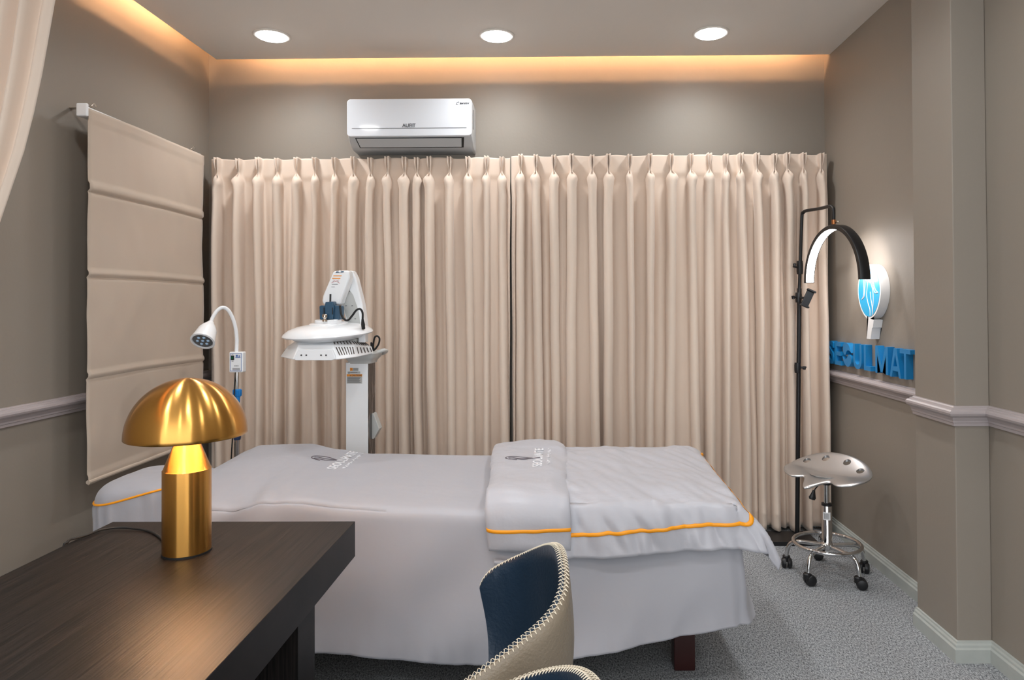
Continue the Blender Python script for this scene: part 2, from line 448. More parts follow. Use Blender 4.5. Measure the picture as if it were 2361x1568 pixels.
# ------------------------------------------------------------------ roman blind on the left wall
XBL = XL+.115
a0 = at(203, 252, X=XBL); a1 = at(468, 358, X=XBL)
yb0, yb1 = a0.y, a1.y; zt = (a0.z+a1.z)/2
t = thing('roman_blind', 'flat beige roman blind with four sewn panels hanging off the left wall', 'blind', (XBL, (yb0+yb1)/2, zt))
seams = [(at(203, 432, X=XBL).z+at(466, 489, X=XBL).z)/2, (at(202, 628, X=XBL).z+at(466, 645, X=XBL).z)/2, (at(202, 862, X=XBL).z+at(466, 826, X=XBL).z)/2]
zb0 = at(203, 1122, X=XBL).z; zb1 = at(406, 1037, X=XBL).z
zbm = (zb0+zb1)/2
bm = NB(); rows = []
zl = []
n = 140
for i in range(n+1):
    z = zt-(zt-zbm)*i/n; row = []
    for j in range(41):
        s = j/40; y = yb0+(yb1-yb0)*s
        off = .010*nz(y*3, z*2.5)+.004*nz(y*11, z*7)
        for zs_ in seams:
            d = (z-zs_)
            if -.018 < d < .010: off += .007
            elif -.03 < d <= -.018: off -= .003
        if i < 5: off += .003
        if i > n-4: off += .006
        bow = -.006*math.sin(PI*((zt-z) % .43)/.43) * (1 if s in (0,) else 0)
        row.append(Vector((XBL+off, y, z+.006*(math.sin(s*3)))))
    rows.append(row)
grid(bm, rows); obj('blind_fabric', bm, M['blind'], t, solid=.0025, sharp=50)
bm = NB(); box(bm, XBL-.042, XBL-.010, yb0+.001, yb1-.005, zt-.038, zt+.012); obj('headrail', bm, M['white'], t, bevel=.004, smooth=False)
bm = NB(); box(bm, XBL-.045, XBL+.006, yb0-.016, yb0-.001, zt-.04, zt+.020); obj('end_cap', bm, M['white'], t, bevel=.006, smooth=False)
for yy in (yb0+.05, yb1-.09):
    bm = NB(); box(bm, XL+.001, XBL-.012, yy-.012, yy+.012, zt+.0125, zt+.0155); obj('wall_bracket', bm, M['nickel'], t, smooth=False)
    bm = NB(); tube(bm, spline([(XL+.02, yy, zt+.016), (XBL-.03, yy, zt+.02), (XBL-.012, yy+.006, zt+.036), (XBL-.006, yy+.012, zt+.022)], 5), .003, 8); obj('bracket', bm, M['nickel'], t)
bm = NB(); yc = yb1+.02
tube(bm, spline([(XBL-.03, yc, zt-.02), (XBL-.03, yc+.004, 1.5), (XBL-.03, yc, 1.0), (XBL-.02, yc+.02, .75), (XBL-.03, yc-.03, .60)], 8), .0022, 6); obj('pull_cord', bm, M['greywhite'], t)
bm = NB(); tube(bm, [(XBL+.004, yb0+.002, zbm+.012), (XBL+.004, yb1, zbm+.012)], .010, 10); obj('bottom_hem', bm, M['blind'], t)

# ------------------------------------------------------------------ air conditioner
YA = 4.11
p0 = at(800, 292, Y=YA); p1 = at(1087, 292, Y=YA)
x0, x1 = p0.x, p1.x
zt_ = at(940, 228, Y=YA+.005).z; zb_ = zt_-.295
t = thing('air_conditioner', 'white split air conditioner mounted on the back wall above the curtains', 'air conditioner', ((x0+x1)/2, YB, zb_))
bm = NB()   # body cross section (y,z)
sec = [(YB-.001, zt_), (YA+.03, zt_), (YA+.012, zt_-.02), (YA+.012, zt_-.222), (YA+.022, zt_-.234), (YA+.070, zt_-.275), (YA+.110, zt_-.291), (YB-.001, zt_-.295)]
rows = []
for xx, ins in ((x0, .008), (x0+.008, 0), (x1-.008, 0), (x1, .008)):
    rows.append([Vector((xx+(.02 if False else 0), min(YB-.001, y+(ins if y < YB-.01 else 0)), z-(ins if z > zt_-.01 else 0)+(ins if z < zt_-.26 else 0))) for y, z in sec])
V = grid(bm, rows, closed_u=True); cap(bm, V[0]); cap(bm, V[-1])
obj('body', bm, M['acgrey'], t, bevel=.006)
bm = NB()
def rrect(x0, x1, z0, z1, r, n=6):
    pts = []
    for cxx, cz, a in ((x1-r, z1-r, 0), (x0+r, z1-r, 1), (x0+r, z0+r, 2), (x1-r, z0+r, 3)):
        for k in range(n+1):
            an = a*PI/2+k/n*PI/2; pts.append((cxx+r*math.cos(an), cz+r*math.sin(an)))
    return pts
zf0, zf1 = zt_-.228, zt_
front = [(p[0], YA+.001+.012*((zf1-p[1])/.215-.35)**2*0, p[1]) for p in rrect(x0-.001, x1+.001, zf0, zf1, .022)]
extrude_poly(bm, front, (0, .022, 0)); fpn = obj('front_panel', bm, M['acwhite'], t, bevel=.005)
bm = NB(); zg = zt_-.180; box(bm, x0+.03, x1-.03, YA-.0003, YA+.004, zg, zg+.0022); obj('panel_groove', bm, M['darkline'], fpn, smooth=False)
def acp(s, u):   # point on the sloped outlet face, s across 0..1, u down 0..1
    a = Vector((0, YA+.022, zt_-.234)); b = Vector((0, YA+.070, zt_-.275)); v = a.lerp(b, u)
    nrm = Vector((0, -.65, -.76))*.0015
    return Vector((x0+.05+(x1-x0-.105)*s, v.y, v.z))+nrm
bm = NB(); bm.faces.new([bm.verts.new(acp(s, u)) for s, u in ((-.01, -.06), (1.012, -.06), (.995, 1.12), (.012, 1.12))]); obj('outlet_gap', bm, M['black'], t, smooth=False, solid=.001)
bm = NB(); bm.faces.new([bm.verts.new(acp(s, u)+Vector((0, -.003, -.0035))) for s, u in ((.004, -.02), (.988, -.02), (.978, .98), (.022, .98))]); obj('louver', bm, M['acgrey'], t, smooth=False, solid=.003)
bm = NB(); box(bm, x1-.004, x1+.0015, YA+.07, YA+.082, zt_-.17, zt_-.05); obj('side_vent', bm, M['darkline'], t, smooth=False)
zx = (x0+x1)/2
b = text_bm('AUFIT', .030, .0004, .0003, 1.0, 'CENTER'); place(b, (at(943, 293, Y=YA).x, YA-.0012, at(943, 293, Y=YA).z), (1, 0, 0), (0, 0, 1)); obj('brand_lettering', b, M['print'], fpn, smooth=False)
b = text_bm('Inverter', .0165, .0004, .0007, 1.05, 'LEFT'); q = at(1060, 240, Y=YA); place(b, (q.x, YA-.0012, q.z), (1, 0, .0), (.25, 0, 1), (0, -1, 0))
tube(b, [(q.x-.012+.009*math.cos(k/10*2*PI), YA-.001, q.z+.006+.007*math.sin(k/10*2*PI)+.004*math.cos(k/10*2*PI)) for k in range(9)], .0012, 5)
obj('inverter_lettering', b, M['print'], fpn, smooth=False)

# ------------------------------------------------------------------ treatment bed
YFt, YBk = 2.49, 3.30
fr = [(470, 1168), (500, 1170), (541, 1172), (594, 1155), (640, 1152), (693, 1153), (795, 1164), (934, 1175), (1113, 1180), (1400, 1182), (1700, 1180)]
bk = [(455, 1150), (480, 1118), (510, 1088), (545, 1058), (575, 1034), (605, 1022), (720, 1020), (780, 1033), (860, 1043), (1140, 1047), (1400, 1047), (1620, 1047)]
FT = [(p.x, p.z) for p in (at(a, b, Y=YFt) for a, b in fr)]
BT = [(p.x, p.z) for p in (at(a, b, Y=YBk) for a, b in bk)]
XE = at(1704, 1300, Y=2.46).x      # right end
def coverz(x, y):
    v = max(0, min(1, (y-YFt)/(YBk-YFt)))
    z = interp(x, FT)*(1-v)+interp(x, BT)*v
    return z
hem = [(-2, .14)]+[(p.x, p.z) for p in (at(a, b, Y=2.42) for a, b in [(560, 1480), (725, 1507), (890, 1522), (1113, 1533), (1200, 1530), (1279, 1523), (1400, 1505), (1500, 1486), (1600, 1468), (1700, 1450)])]
bed = thing('treatment_bed', 'long grey treatment bed under a fitted linen cover, before the beige curtains', 'bed', (-.3, 2.9, 0))
def xleft(v): return FT[0][0]*(1-v)+BT[0][0]*v
bm = NB(); NU, NV = 170, 46
top = []
for j in range(NV+1):
    v = j/NV; y = YFt+(YBk-YFt)*v; row = []
    xa, xb = xleft(v), XE
    for i in range(NU+1):
        u = i/NU; x = xa+(xb-xa)*u
        ed_ = min(v, 1-v)*(YBk-YFt); ee = min(u*(xb-xa), (1-u)*(xb-xa))
        rd = .012*math.exp(-ed_/.012)+.012*math.exp(-ee/.012)
        wr = .0016*nz(x*7, y*11)+.0035*nz(x*3, y*2.2)
        # fine pulled creases near the neck end
        cr = .004*math.exp(-((x+1.12)/.10)**2)*math.exp(-((v-.06)/.16)**2)*math.sin(70*(x+.3*y))
        row.append(Vector((x, y, coverz(x, y)-rd+wr+cr)))
    top.append(row)
V = grid(bm, top)
# skirt around the perimeter
per = [(V[0][i].co.copy(), (0, -1)) for i in range(NU+1)]+[(V[j][NU].co.copy(), (1, 0)) for j in range(1, NV+1)] + \
      [(V[NV][i].co.copy(), (0, 1)) for i in range(NU-1, -1, -1)]+[(V[j][0].co.copy(), (-1, 0)) for j in range(NV-1, 0, -1)]
NP = len(per); rows = []
hs = [0, .012, .03, .06, .1, .18, .28, .4, .52, .64, .76, .86, .93, .97, .985, 1]
arc = 0; arcs = []
for k, (p, nn) in enumerate(per):
    if k: arc += (p-per[k-1][0]).length
    arcs.append(arc)
for h in hs:
    row = []
    for k, (p, nn) in enumerate(per):
        # averaged normal for rounded corners
        nx = ny = 0
        for d in range(-7, 8):
            q = per[(k+d) % NP][1]; nx += q[0]; ny += q[1]
        L_ = math.hypot(nx, ny); nx /= L_; ny /= L_
        hz = interp(p.x, hem) if ny < .5 else .2
        z = p.z+(hz-p.z)*h
        a = arcs[k]
        out = .010*(1-math.exp(-h/.02))+.055*h+.0
        leftw = sm((-.62-p.x)/.5) if ny < -.3 else 0
        fold = (.032+.030*leftw)*h**.7*nz(a*3.2+1.6*h, 1.3*h, 4)+.014*h*nz(a*7+2*h, h*2, 2)+.006*sm((h-.75)/.25)*nz(a*24, h*3, 7)
        fold += leftw*.013*math.sin(a*27+5*h+3*nz(a*3, 0))*math.exp(-((h-.2)/.17)**2)
        if nx > .4: fold += .012*h*math.sin(a*22)
        row.append(Vector((p.x+nx*(out+fold), p.y+ny*(out+fold), z)))
    rows.append(row)
grid(bm, rows, closed_u=True)
bmesh.ops.remove_doubles(bm, verts=bm.verts, dist=1e-5)
def drape_marks(ox, oy, ln, zf, parent, sd):
    rnd = random.Random(sd); bm = NB(); u = 0
    while u < ln:
        wd = rnd.uniform(.003, .007); y = oy+u
        for k in range(rnd.choice((1, 2))):
            x = ox+rnd.uniform(-.004, .004); h = rnd.uniform(.004, .010)
            pts = [(x, y), (x, y+wd), (x-h, y+wd), (x-h, y)]
            extrude_poly(bm, [Vector((a, b, zf(a, b)+.0008)) for a, b in pts], (0, 0, .001))
        u += wd+rnd.uniform(.002, .004)+(.006 if rnd.random() < .15 else 0)
    return obj('embroidered_subtitle', bm, M['embw'], parent, smooth=False)
cover_o = obj('fitted_cover', bm, M['sheet'], bed, solid=.002, sharp=0)
bm = NB(); box(bm, -1.22, XE-.03, 2.56, 3.22, .48, .55); box(bm, -1.18, XE-.06, 2.60, 3.18, .20, .24)
obj('bed_frame', bm, M['under'], bed, smooth=False)
lgx = at(1575, 1500, Y=2.66)
for x in (-1.14, lgx.x):
    for y in (2.66, 3.12):
        bm = NB(); box(bm, x-.04, x+.04, y-.035, y+.035, 0, .48); obj('leg', bm, M['mahogany'], bed, smooth=False, bevel=.004)
from mathutils.bvhtree import BVHTree
def surf(o, half):
    me = o.data; bv = BVHTree.FromPolygons([v.co.copy() for v in me.vertices], [tuple(p.vertices) for p in me.polygons])
    def f(x, y):
        h = bv.ray_cast(Vector((x, y, 3)), Vector((0, 0, -1)))
        return (h[0].z if h[0] else .7)+half
    return f
def drape_text(s, size, ox, oy, zf, name, parent, m, offset=.0, space=1.0, sx=1, wide=0):
    b = text_bm(s, size, 0, offset, sx, 'LEFT', space)
    bmesh.ops.triangulate(b, faces=b.faces)
    bmesh.ops.subdivide_edges(b, edges=[e for e in b.edges if e.calc_length() > .012], cuts=1)
    for v in b.verts:
        x = ox-v.co.y; y = oy+v.co.x
        v.co = Vector((x, y, zf(x, y)+.0012))
    return obj(name, b, m, parent, smooth=False, solid=.0012)
zc = surf(cover_o, .001)
q0 = at(757, 1088, Z=.690)
lx = q0.x+.025; ly = q0.y+.01
drape_text('SEOULMATE', .056, lx, ly, zc, 'embroidered_name', bed, M['embw'], .0012, 1.0, 1.1)
drape_marks(lx+.030, ly+.03, .30, zc, bed, 1)
def leaf(zf, ox, oy, s, name, parent, m):
    bm = NB()
    for pts in ([(0, .0), (-.03, .018), (-.06, .030), (-.088, .024), (-.098, .004), (-.085, -.016), (-.055, -.028)],
                [(0, 0), (-.03, -.004), (-.055, .004), (-.075, .010), (-.088, .006)],
                [(.03, .0), (0, -.006), (-.03, -.022), (-.06, -.012), (-.085, -.010)]):
        tube(bm, spline([Vector((ox+a*s, oy+b*s, zf(ox+a*s, oy+b*s)+.001)) for a, b in pts], 6), .0024*s, 6, flat=.5)
    return obj(name, bm, m, parent)
leaf(zc, lx-.045, ly+.155, 1.15, 'embroidered_emblem', bed, M['embd'])

# headrest
hr = thing('headrest', 'rounded grey face pillow with orange piping at the head of the bed', 'pillow', (-1.8, 2.95, .3))
pc = Vector((-1.72, 2.97, .60)); bm = NB(); rows = []
def sup(c, s, n): return (abs(c)**(2/n)*(1 if c >= 0 else -1))*s
lz = at(253, 1134, Y=2.90); hx0 = lz.x
hcx = hx0+.21
NH = 24
def hsl(x, y=2.7): return .080*sm((x-hcx+.2)/.42)*sm((3.0-y)/.25)-.004
for i in range(NH+1):
    ph = PI/2*(1-i/NH)   # top dome
    row = []
    for k in range(72):
        th = 2*PI*k/72
        ct, st = math.cos(th), math.sin(th)
        r = math.cos(ph)**.55
        x = hcx+sup(ct, .21, 3)*r; y = 2.93+sup(st, .235, 3)*r
        z = .607+(.085-.9*hsl(x, y))*math.sin(ph)**.9
        z += .003*nz(x*14, y*14)+hsl(x, y)
        if i > NH-8: z += .003*math.sin(k*1.7)*((i-NH+8)/8)
        row.append(Vector((x, y, z)))
    rows.append(row)
for h, o_ in ((.006, .002), (.02, .006), (.05, .006), (.09, .002), (.14, -.004), (.2, -.006), (.26, -.004), (.28, 0)):
    row = []
    for k in range(72):
        th = 2*PI*k/72; ct, st = math.cos(th), math.sin(th)
        rr = 1+.034*math.sin(k*2.1+h*6)*min(1, h/.03)+o_*2+.012*nz(k*.5, h*9)
        row.append(Vector((hcx+sup(ct, .21, 3)*rr, 2.93+sup(st, .235, 3)*rr, .607-h+hsl(hcx+sup(ct, .21, 3), 2.93+sup(st, .235, 3)))))
    rows.append(row)
grid(bm, rows, closed_u=True); bmesh.ops.remove_doubles(bm, verts=bm.verts, dist=1e-5)
pcv = obj('pillow_cover', bm, M['sheet'], hr, solid=.002, sharp=0)
bm = NB(); ring = [Vector((hcx+sup(math.cos(2*PI*k/72), .213, 3), 2.93+sup(math.sin(2*PI*k/72), .238, 3), .607+hsl(hcx+sup(math.cos(2*PI*k/72), .213, 3), 2.93+sup(math.sin(2*PI*k/72), .238, 3)))) for k in range(73)]
tube(bm, ring, .0042, 8); obj('piping', bm, M['orange'], pcv)
bm = NB(); box(bm, hcx-.15, hcx+.17, 2.80, 3.06, .49, .56); box(bm, hcx-.03, hcx+.03, 2.90, 2.96, 0, .5); obj('support', bm, M['under'], hr, smooth=False)

# duvet
dv = thing('duvet', 'grey satin duvet with orange ribbon spread over the right half of the bed', 'duvet', (.2, 2.9, .5))
XD0 = at(1300, 1150, Y=YFt).x-.03
EX = XE-.005
def dshell(x, y): return coverz(x, y)+.026
def duvet_pt(a, b, lift=0):
    """a: metres from XD0 along the bed, b: metres from the middle line toward the camera (neg) / back (pos)"""
    La = EX-XD0
    ym = (YFt+YBk)/2; hw = (YBk-YFt)/2+.004
    da = max(0, a-La); s = -1 if b < 0 else 1; db = max(0, abs(b)-hw)
    xa = min(a, La); bb = min(abs(b), hw)*s
    x = XD0+xa; y = ym+bb
    drop = (da**3+db**3)**(1/3)
    rnd_ = .03
    dr = drop if drop <= 0 else drop-rnd_*(1-math.exp(-drop/rnd_))*.55
    edge = min(La-xa, hw-abs(bb))
    z = dshell(x, y)+.020*sm(edge/.16)-dr
    ka = .42 if db > .02 else .30; kb = .16
    x += (rnd_*(1-math.exp(-da/rnd_))+ka*da*.9) if da > 0 else 0
    y += s*((rnd_*(1-math.exp(-db/rnd_))+kb*db) if db > 0 else 0)
    if da > 0 and db > 0:
        c = (da*db)**.5; x += .28*c; y += s*.10*c; z -= .02*c/.15
    # wrinkles
    wa = sm((abs(b)-.12)/.3) if b < 0 else .3
    wr = .010*nz(a*6, b*3, 9)+wa*.012*nz(a*13+b*9, b*4, 3)+.006*nz(a*24+b*12, b*8, 5)+.006*math.exp(-max(0, a-.03)/.10)*nz(a*5, b*22, 8)
    if db > 0:
        wr += .018*min(1, db/.08)*nz(a*9+2*b, b*2, 11)+.007*min(1, db/.1)*nz(a*26, b*5, 2); y += s*wr*1.3; x += (wr if da > 0 else 0)
    else: z += wr
    return Vector((x, y, z+lift))
HW = (YBk-YFt)/2
def frontlen(a):   # hem length in front, changes along the bed
    return interp(a, [(0, .192), (.15, .190), (.3, .178), (.45, .165), (.6, .160), (.69, .158), (.74, .15), (.80, .17), (.87, .19)])
LA = (EX-XD0); AM = LA+.15
bm = NB(); rows = []
NB_, NA_ = 110, 120
for j in range(NB_+1):
    v = j/NB_; row = []
    for i in range(NA_+1):
        a = AM*i/NA_
        b0 = -(HW+frontlen(a)); b1 = HW+.12
        b = b0+(b1-b0)*v
        row.append(duvet_pt(a, b))
    rows.append(row)
grid(bm, rows); dbo = obj('duvet_body', bm, M['satin'], dv, solid=.018, sharp=0, bevel=0)
# ribbon follows the hem
bm = NB()
rw = .0065; lift = .0118
def rib(path):
    V0 = []; n = len(path); P = []
    for (a, b) in path: P.append(duvet_pt(a, b))
    for i in range(n):
        a, b = path[i]; a2, b2 = path[min(i+1, n-1)]; a1, b1 = path[max(i-1, 0)]
        da_, db_ = a2-a1, b2-b1; L_ = math.hypot(da_, db_); na, nb = -db_/L_*rw, da_/L_*rw
        p, pl, pr = duvet_pt(a, b), duvet_pt(a+na, b+nb), duvet_pt(a-na, b-nb)
        e = 1e-3; t1 = duvet_pt(a+e, b)-duvet_pt(a-e, b); t2 = duvet_pt(a, b+e)-duvet_pt(a, b-e)
        nr = t1.cross(t2).normalized()
        V0.append([pl+nr*lift, p+nr*(lift+.0006), pr+nr*lift])
    return V0
fa = [(x_, y_) for x_, y_ in ((0.0, .122), (.2, .105), (.4, .085), (.6, .078), (.75, .075))]
path = []
an = LA+.045
k_ = 90
for i in range(k_):
    a = .035+(an-.03-.035)*i/(k_-1); path.append((a, -(HW+interp(a, fa))))
bc = -(HW+interp(an, fa))
for i in range(1, 8):
    th = i/8*PI/2; path.append((an-.03+.03*math.sin(th), bc+.03-.03*math.cos(th)))
for i in range(70):
    path.append((an, bc+.03+(HW+.08-bc-.03)*i/69))
grid(bm, rib(path)); obj('ribbon', bm, M['orange'], dbo, solid=.001, sharp=0)
# folded flap: a flat tube that follows the bed cross-section
def cross(b, off=0):
    """path over the bed: b from front hem to back, returns (y, z above/below coverz frame, normal)"""
    hw = HW+.004
    if abs(b) <= hw: return (YFt+YBk)/2+b, None, 0
    s = -1 if b < 0 else 1
    return (YFt+YBk)/2+s*hw, s, abs(b)-hw
xf0 = at(1116, 1150, Y=2.44).x; xf1 = at(1313, 1150, Y=2.44).x
xk0 = at(1140, 1040, Y=YBk).x; xk1 = at(1302, 1040, Y=YBk).x
bm = NB(); rows = []; NBF = 90; NK = 44
bmin, bmax = -(HW+.168), HW+.10
def flap_pt(b, th, extra=0):
    v = (b+HW)/(2*HW); v = max(0, min(1, v))
    xl = xf0+(xk0-xf0)*v; xr = xf1+(xk1-xf1)*v
    if b < -HW: xl += .02*min(1, (-HW-b)/.15)
    pinch = 1+.03*math.sin(b*9)
    xc, hwid = (xl+xr)/2, (xr-xl)/2*pinch
    c, s = math.cos(th), math.sin(th)
    ex = sup(c, hwid, 3.2)+.004*nz(b*14, c*2)
    th_ = .027
    ez = sup(s, th_, 2.4)
    pf = .012*nz((xc+ex)*8, b*4, 2)+.007*nz((xc+ex)*18+b*6, b*10, 7)
    if s > 0: ez += pf
    x = xc+ex
    hwp = HW+.012
    rad = .035
    if abs(b) <= hwp:
        y = (YFt+YBk)/2+b; e = hwp-abs(b)
        z0 = coverz(x, y)+.050-(.020*math.exp(-e/.03))
        nv = Vector((0, 0, 1)) if e > .05 else Vector((0, (1 if b > 0 else -1)*(1-e/.05)*.7, 1)).normalized()
        p = Vector((x, y, z0))+nv*(ez+extra)
    else:
        sg_ = -1 if b < 0 else 1; d = abs(b)-hwp
        y = (YFt+YBk)/2+sg_*(hwp+.032*(1-math.exp(-d/.02))+.06*d)
        z0 = coverz(x, (YFt+YBk)/2+sg_*HW)+.030-d*.97
        nv = Vector((0, sg_*(.7+.3*min(1, d/.05)), .7*(1-min(1, d/.05)))).normalized()
        p = Vector((x, y, z0))+nv*(ez+extra)
    return p
for j in range(NBF+1):
    b = bmin+(bmax-bmin)*j/NBF
    tp = min(1, (j+.6)/2.2, (NBF-j+.6)/2.2)
    row = []
    for k in range(NK):
        th = 2*PI*k/NK
        p = flap_pt(b, th)
        if tp < 1:
            ctr = (flap_pt(b, PI/2)+flap_pt(b, -PI/2))/2
            n2 = flap_pt(b, PI/2)-ctr
            nn_ = n2.normalized(); dd = (p-ctr).dot(nn_)
            p = p-nn_*dd*(1-tp**.5)
        row.append(p)
    rows.append(row)
V = grid(bm, rows, closed_u=True); cap(bm, V[0]); cap(bm, V[-1])
flap_o = obj('folded_flap', bm, M['satin'], dv, sharp=0)
# lower crumpled layers under the flap
bm = NB(); rows = []
for j in range(7):
    row = []
    for i in range(60):
        s = i/59; x = xf0+.035+(xf1-xf0-.09)*s
        z = coverz(x, YFt)-.158-.014*j*(.4+.6*math.sin(PI*min(1, s*1.15)))
        row.append(Vector((x, 2.447-.012*math.sin(j*1.3+3*s)+.006*nz(x*20, j*.9), z+.005*nz(x*25, j, 3))))
    rows.append(row)
grid(bm, rows); obj('inner_fold', bm, M['satin'], dv, solid=.004, sharp=0)
bm = NB(); rows = []
for i in range(60):
    th = PI-.35-(PI-.7)*i/59
    row = []
    for q in (-1, 0, 1):
        b = -(HW+.090+.004*math.sin(i*.1))+q*rw
        th2 = PI*(1-i/59)
        p = flap_pt(b, th2, .0012); row.append(p)
    rows.append(row)
grid(bm, rows); obj('ribbon', bm, M['orange'], flap_o, solid=.001, sharp=0)
zfl = surf(flap_o, 0)
q1 = at(1232, 1072, Z=.745)
fx, fy = q1.x+.03, q1.y
drape_text('SEOULMATE', .056, fx, fy, zfl, 'embroidered_name', flap_o, M['embw'], .0012, 1.0, 1.0)
drape_marks(fx+.030, fy+.03, .28, zfl, flap_o, 2)
leaf(zfl, fx-.045, fy+.13, 1.15, 'embroidered_emblem', flap_o, M['embd'])

# ------------------------------------------------------------------ desk
ZD = .75
dr = at(818, 1203, Z=ZD); dl = at(262, 1202, Z=ZD)
DY1 = (dr.y+dl.y)/2; DX1 = dr.x; DX0 = dl.x; DY0 = .55; DT = .105
desk = thing('desk', 'dark wood grain desk with thick top in the left foreground', 'desk', ((DX0+DX1)/2, 1.3, 0))
bm = NB(); box(bm, DX0, DX1, DY0, DY1, ZD-DT, ZD); obj('desk_top', bm, M['wood'], desk, smooth=False, bevel=.0015)
pr = at(726, 1420, X=DX1-.05)
bm = NB(); box(bm, DX0+.05, DX1-.05, pr.y-.12, pr.y, 0, ZD-DT); obj('leg_panel', bm, M['wood'], desk, smooth=False, bevel=.001)
bm = NB(); box(bm, DX0+.05, DX1-.05, DY0+.15, DY0+.27, 0, ZD-DT); obj('leg_panel', bm, M['wood'], desk, smooth=False, bevel=.001)
bm = NB(); box(bm, DX0+.06, DX0+.08, DY0+.27, pr.y-.12, .15, ZD-DT); obj('modesty_panel', bm, M['wood'], desk, smooth=False)

# ------------------------------------------------------------------ mushroom lamp
lc = at(431, 1272, Z=ZD); LX, LY = lc.x, lc.y
lam = thing('table_lamp', 'brass mushroom table lamp with domed shade, lit, on the dark desk', 'lamp', (LX, LY, ZD))
d_ = at(431, 1000, Y=LY)
RB = .0588
z1 = at(431, 1079, Y=LY).z; zr_ = at(425, 1003, Y=LY).z; ztop_ = at(422, 868, Y=LY).z
RD = .147
bm = NB(); lathe(bm, [(RB, .005), (RB, z1-ZD-.002), (RB-.002, z1-ZD), (.019, zr_-ZD+.012), (.017, zr_-ZD+.03), (0, zr_-ZD+.03)], (LX, LY, ZD), 96); obj('body', bm, M['brass'], lam, sharp=30)
bm = NB(); lathe(bm, [(0, 0), (RB+.0015, 0), (RB+.0015, .0045), (0, .0045)], (LX, LY, ZD), 64); obj('base_ring', bm, M['rubber'], lam)
prof = []
hh = ztop_-zr_-.004
for i in range(33):
    a = PI/2*i/32
    prof.append((RD*math.cos(a), hh*math.sin(a)))
inner = [(r-.0018 if r > .002 else 0, z-.0018) for r, z in prof[::-1]]
bm = NB(); lathe(bm, prof+inner+[prof[0]], (LX, LY, zr_), 128); obj('dome_shade', bm, M['brass'], lam, sharp=60)
bm = NB(); lathe(bm, [(max(0, r_-.0008), z_-.0006) for r_, z_ in inner if z_ > .004][::-1], (LX, LY, zr_), 96, nocap=True); obj('bounce_lining', bm, mat('pale bounce lining', (232, 226, 214), .5), lam, sharp=60)  # unseen pale lining, added inside the dome to soften and whiten the lamp light
for a in (.6, 2.7, 4.8):
    q = Vector((LX+.055*math.cos(a), LY+.055*math.sin(a), zr_+.045))
    bm = NB(); lathe(bm, [(0, -.02), (.010, -.016), (.015, -.004), (.013, .008), (.008, .02), (0, .022)], q, 20); obj('bulb', bm, M['bulb'], lam)
bm = NB(); tube(bm, [(LX, LY, zr_+.02), (LX, LY, zr_+hh-.003)], .008, 16); obj('shade_stem', bm, M['nickel'], lam)
bm = NB()
cp = [at(385, 1230, Z=ZD+.004), at(350, 1227, Z=ZD+.004), at(290, 1217, Z=ZD+.006), at(240, 1220, Z=ZD+.006), at(200, 1234, Z=ZD+.005), at(172, 1242, Z=ZD+.005)]
cp[0] = Vector((LX-RB+.004, LY+.02, ZD+.006))
e_ = cp[-1]; cp += [Vector((DX0-.004, e_.y-.02, ZD+.002)), Vector((DX0-.010, e_.y-.03, ZD-.05)), Vector((DX0-.012, e_.y-.03, .3))]
tube(bm, spline(cp, 6), .0034, 8); obj('power_cord', bm, M['rubber'], lam)

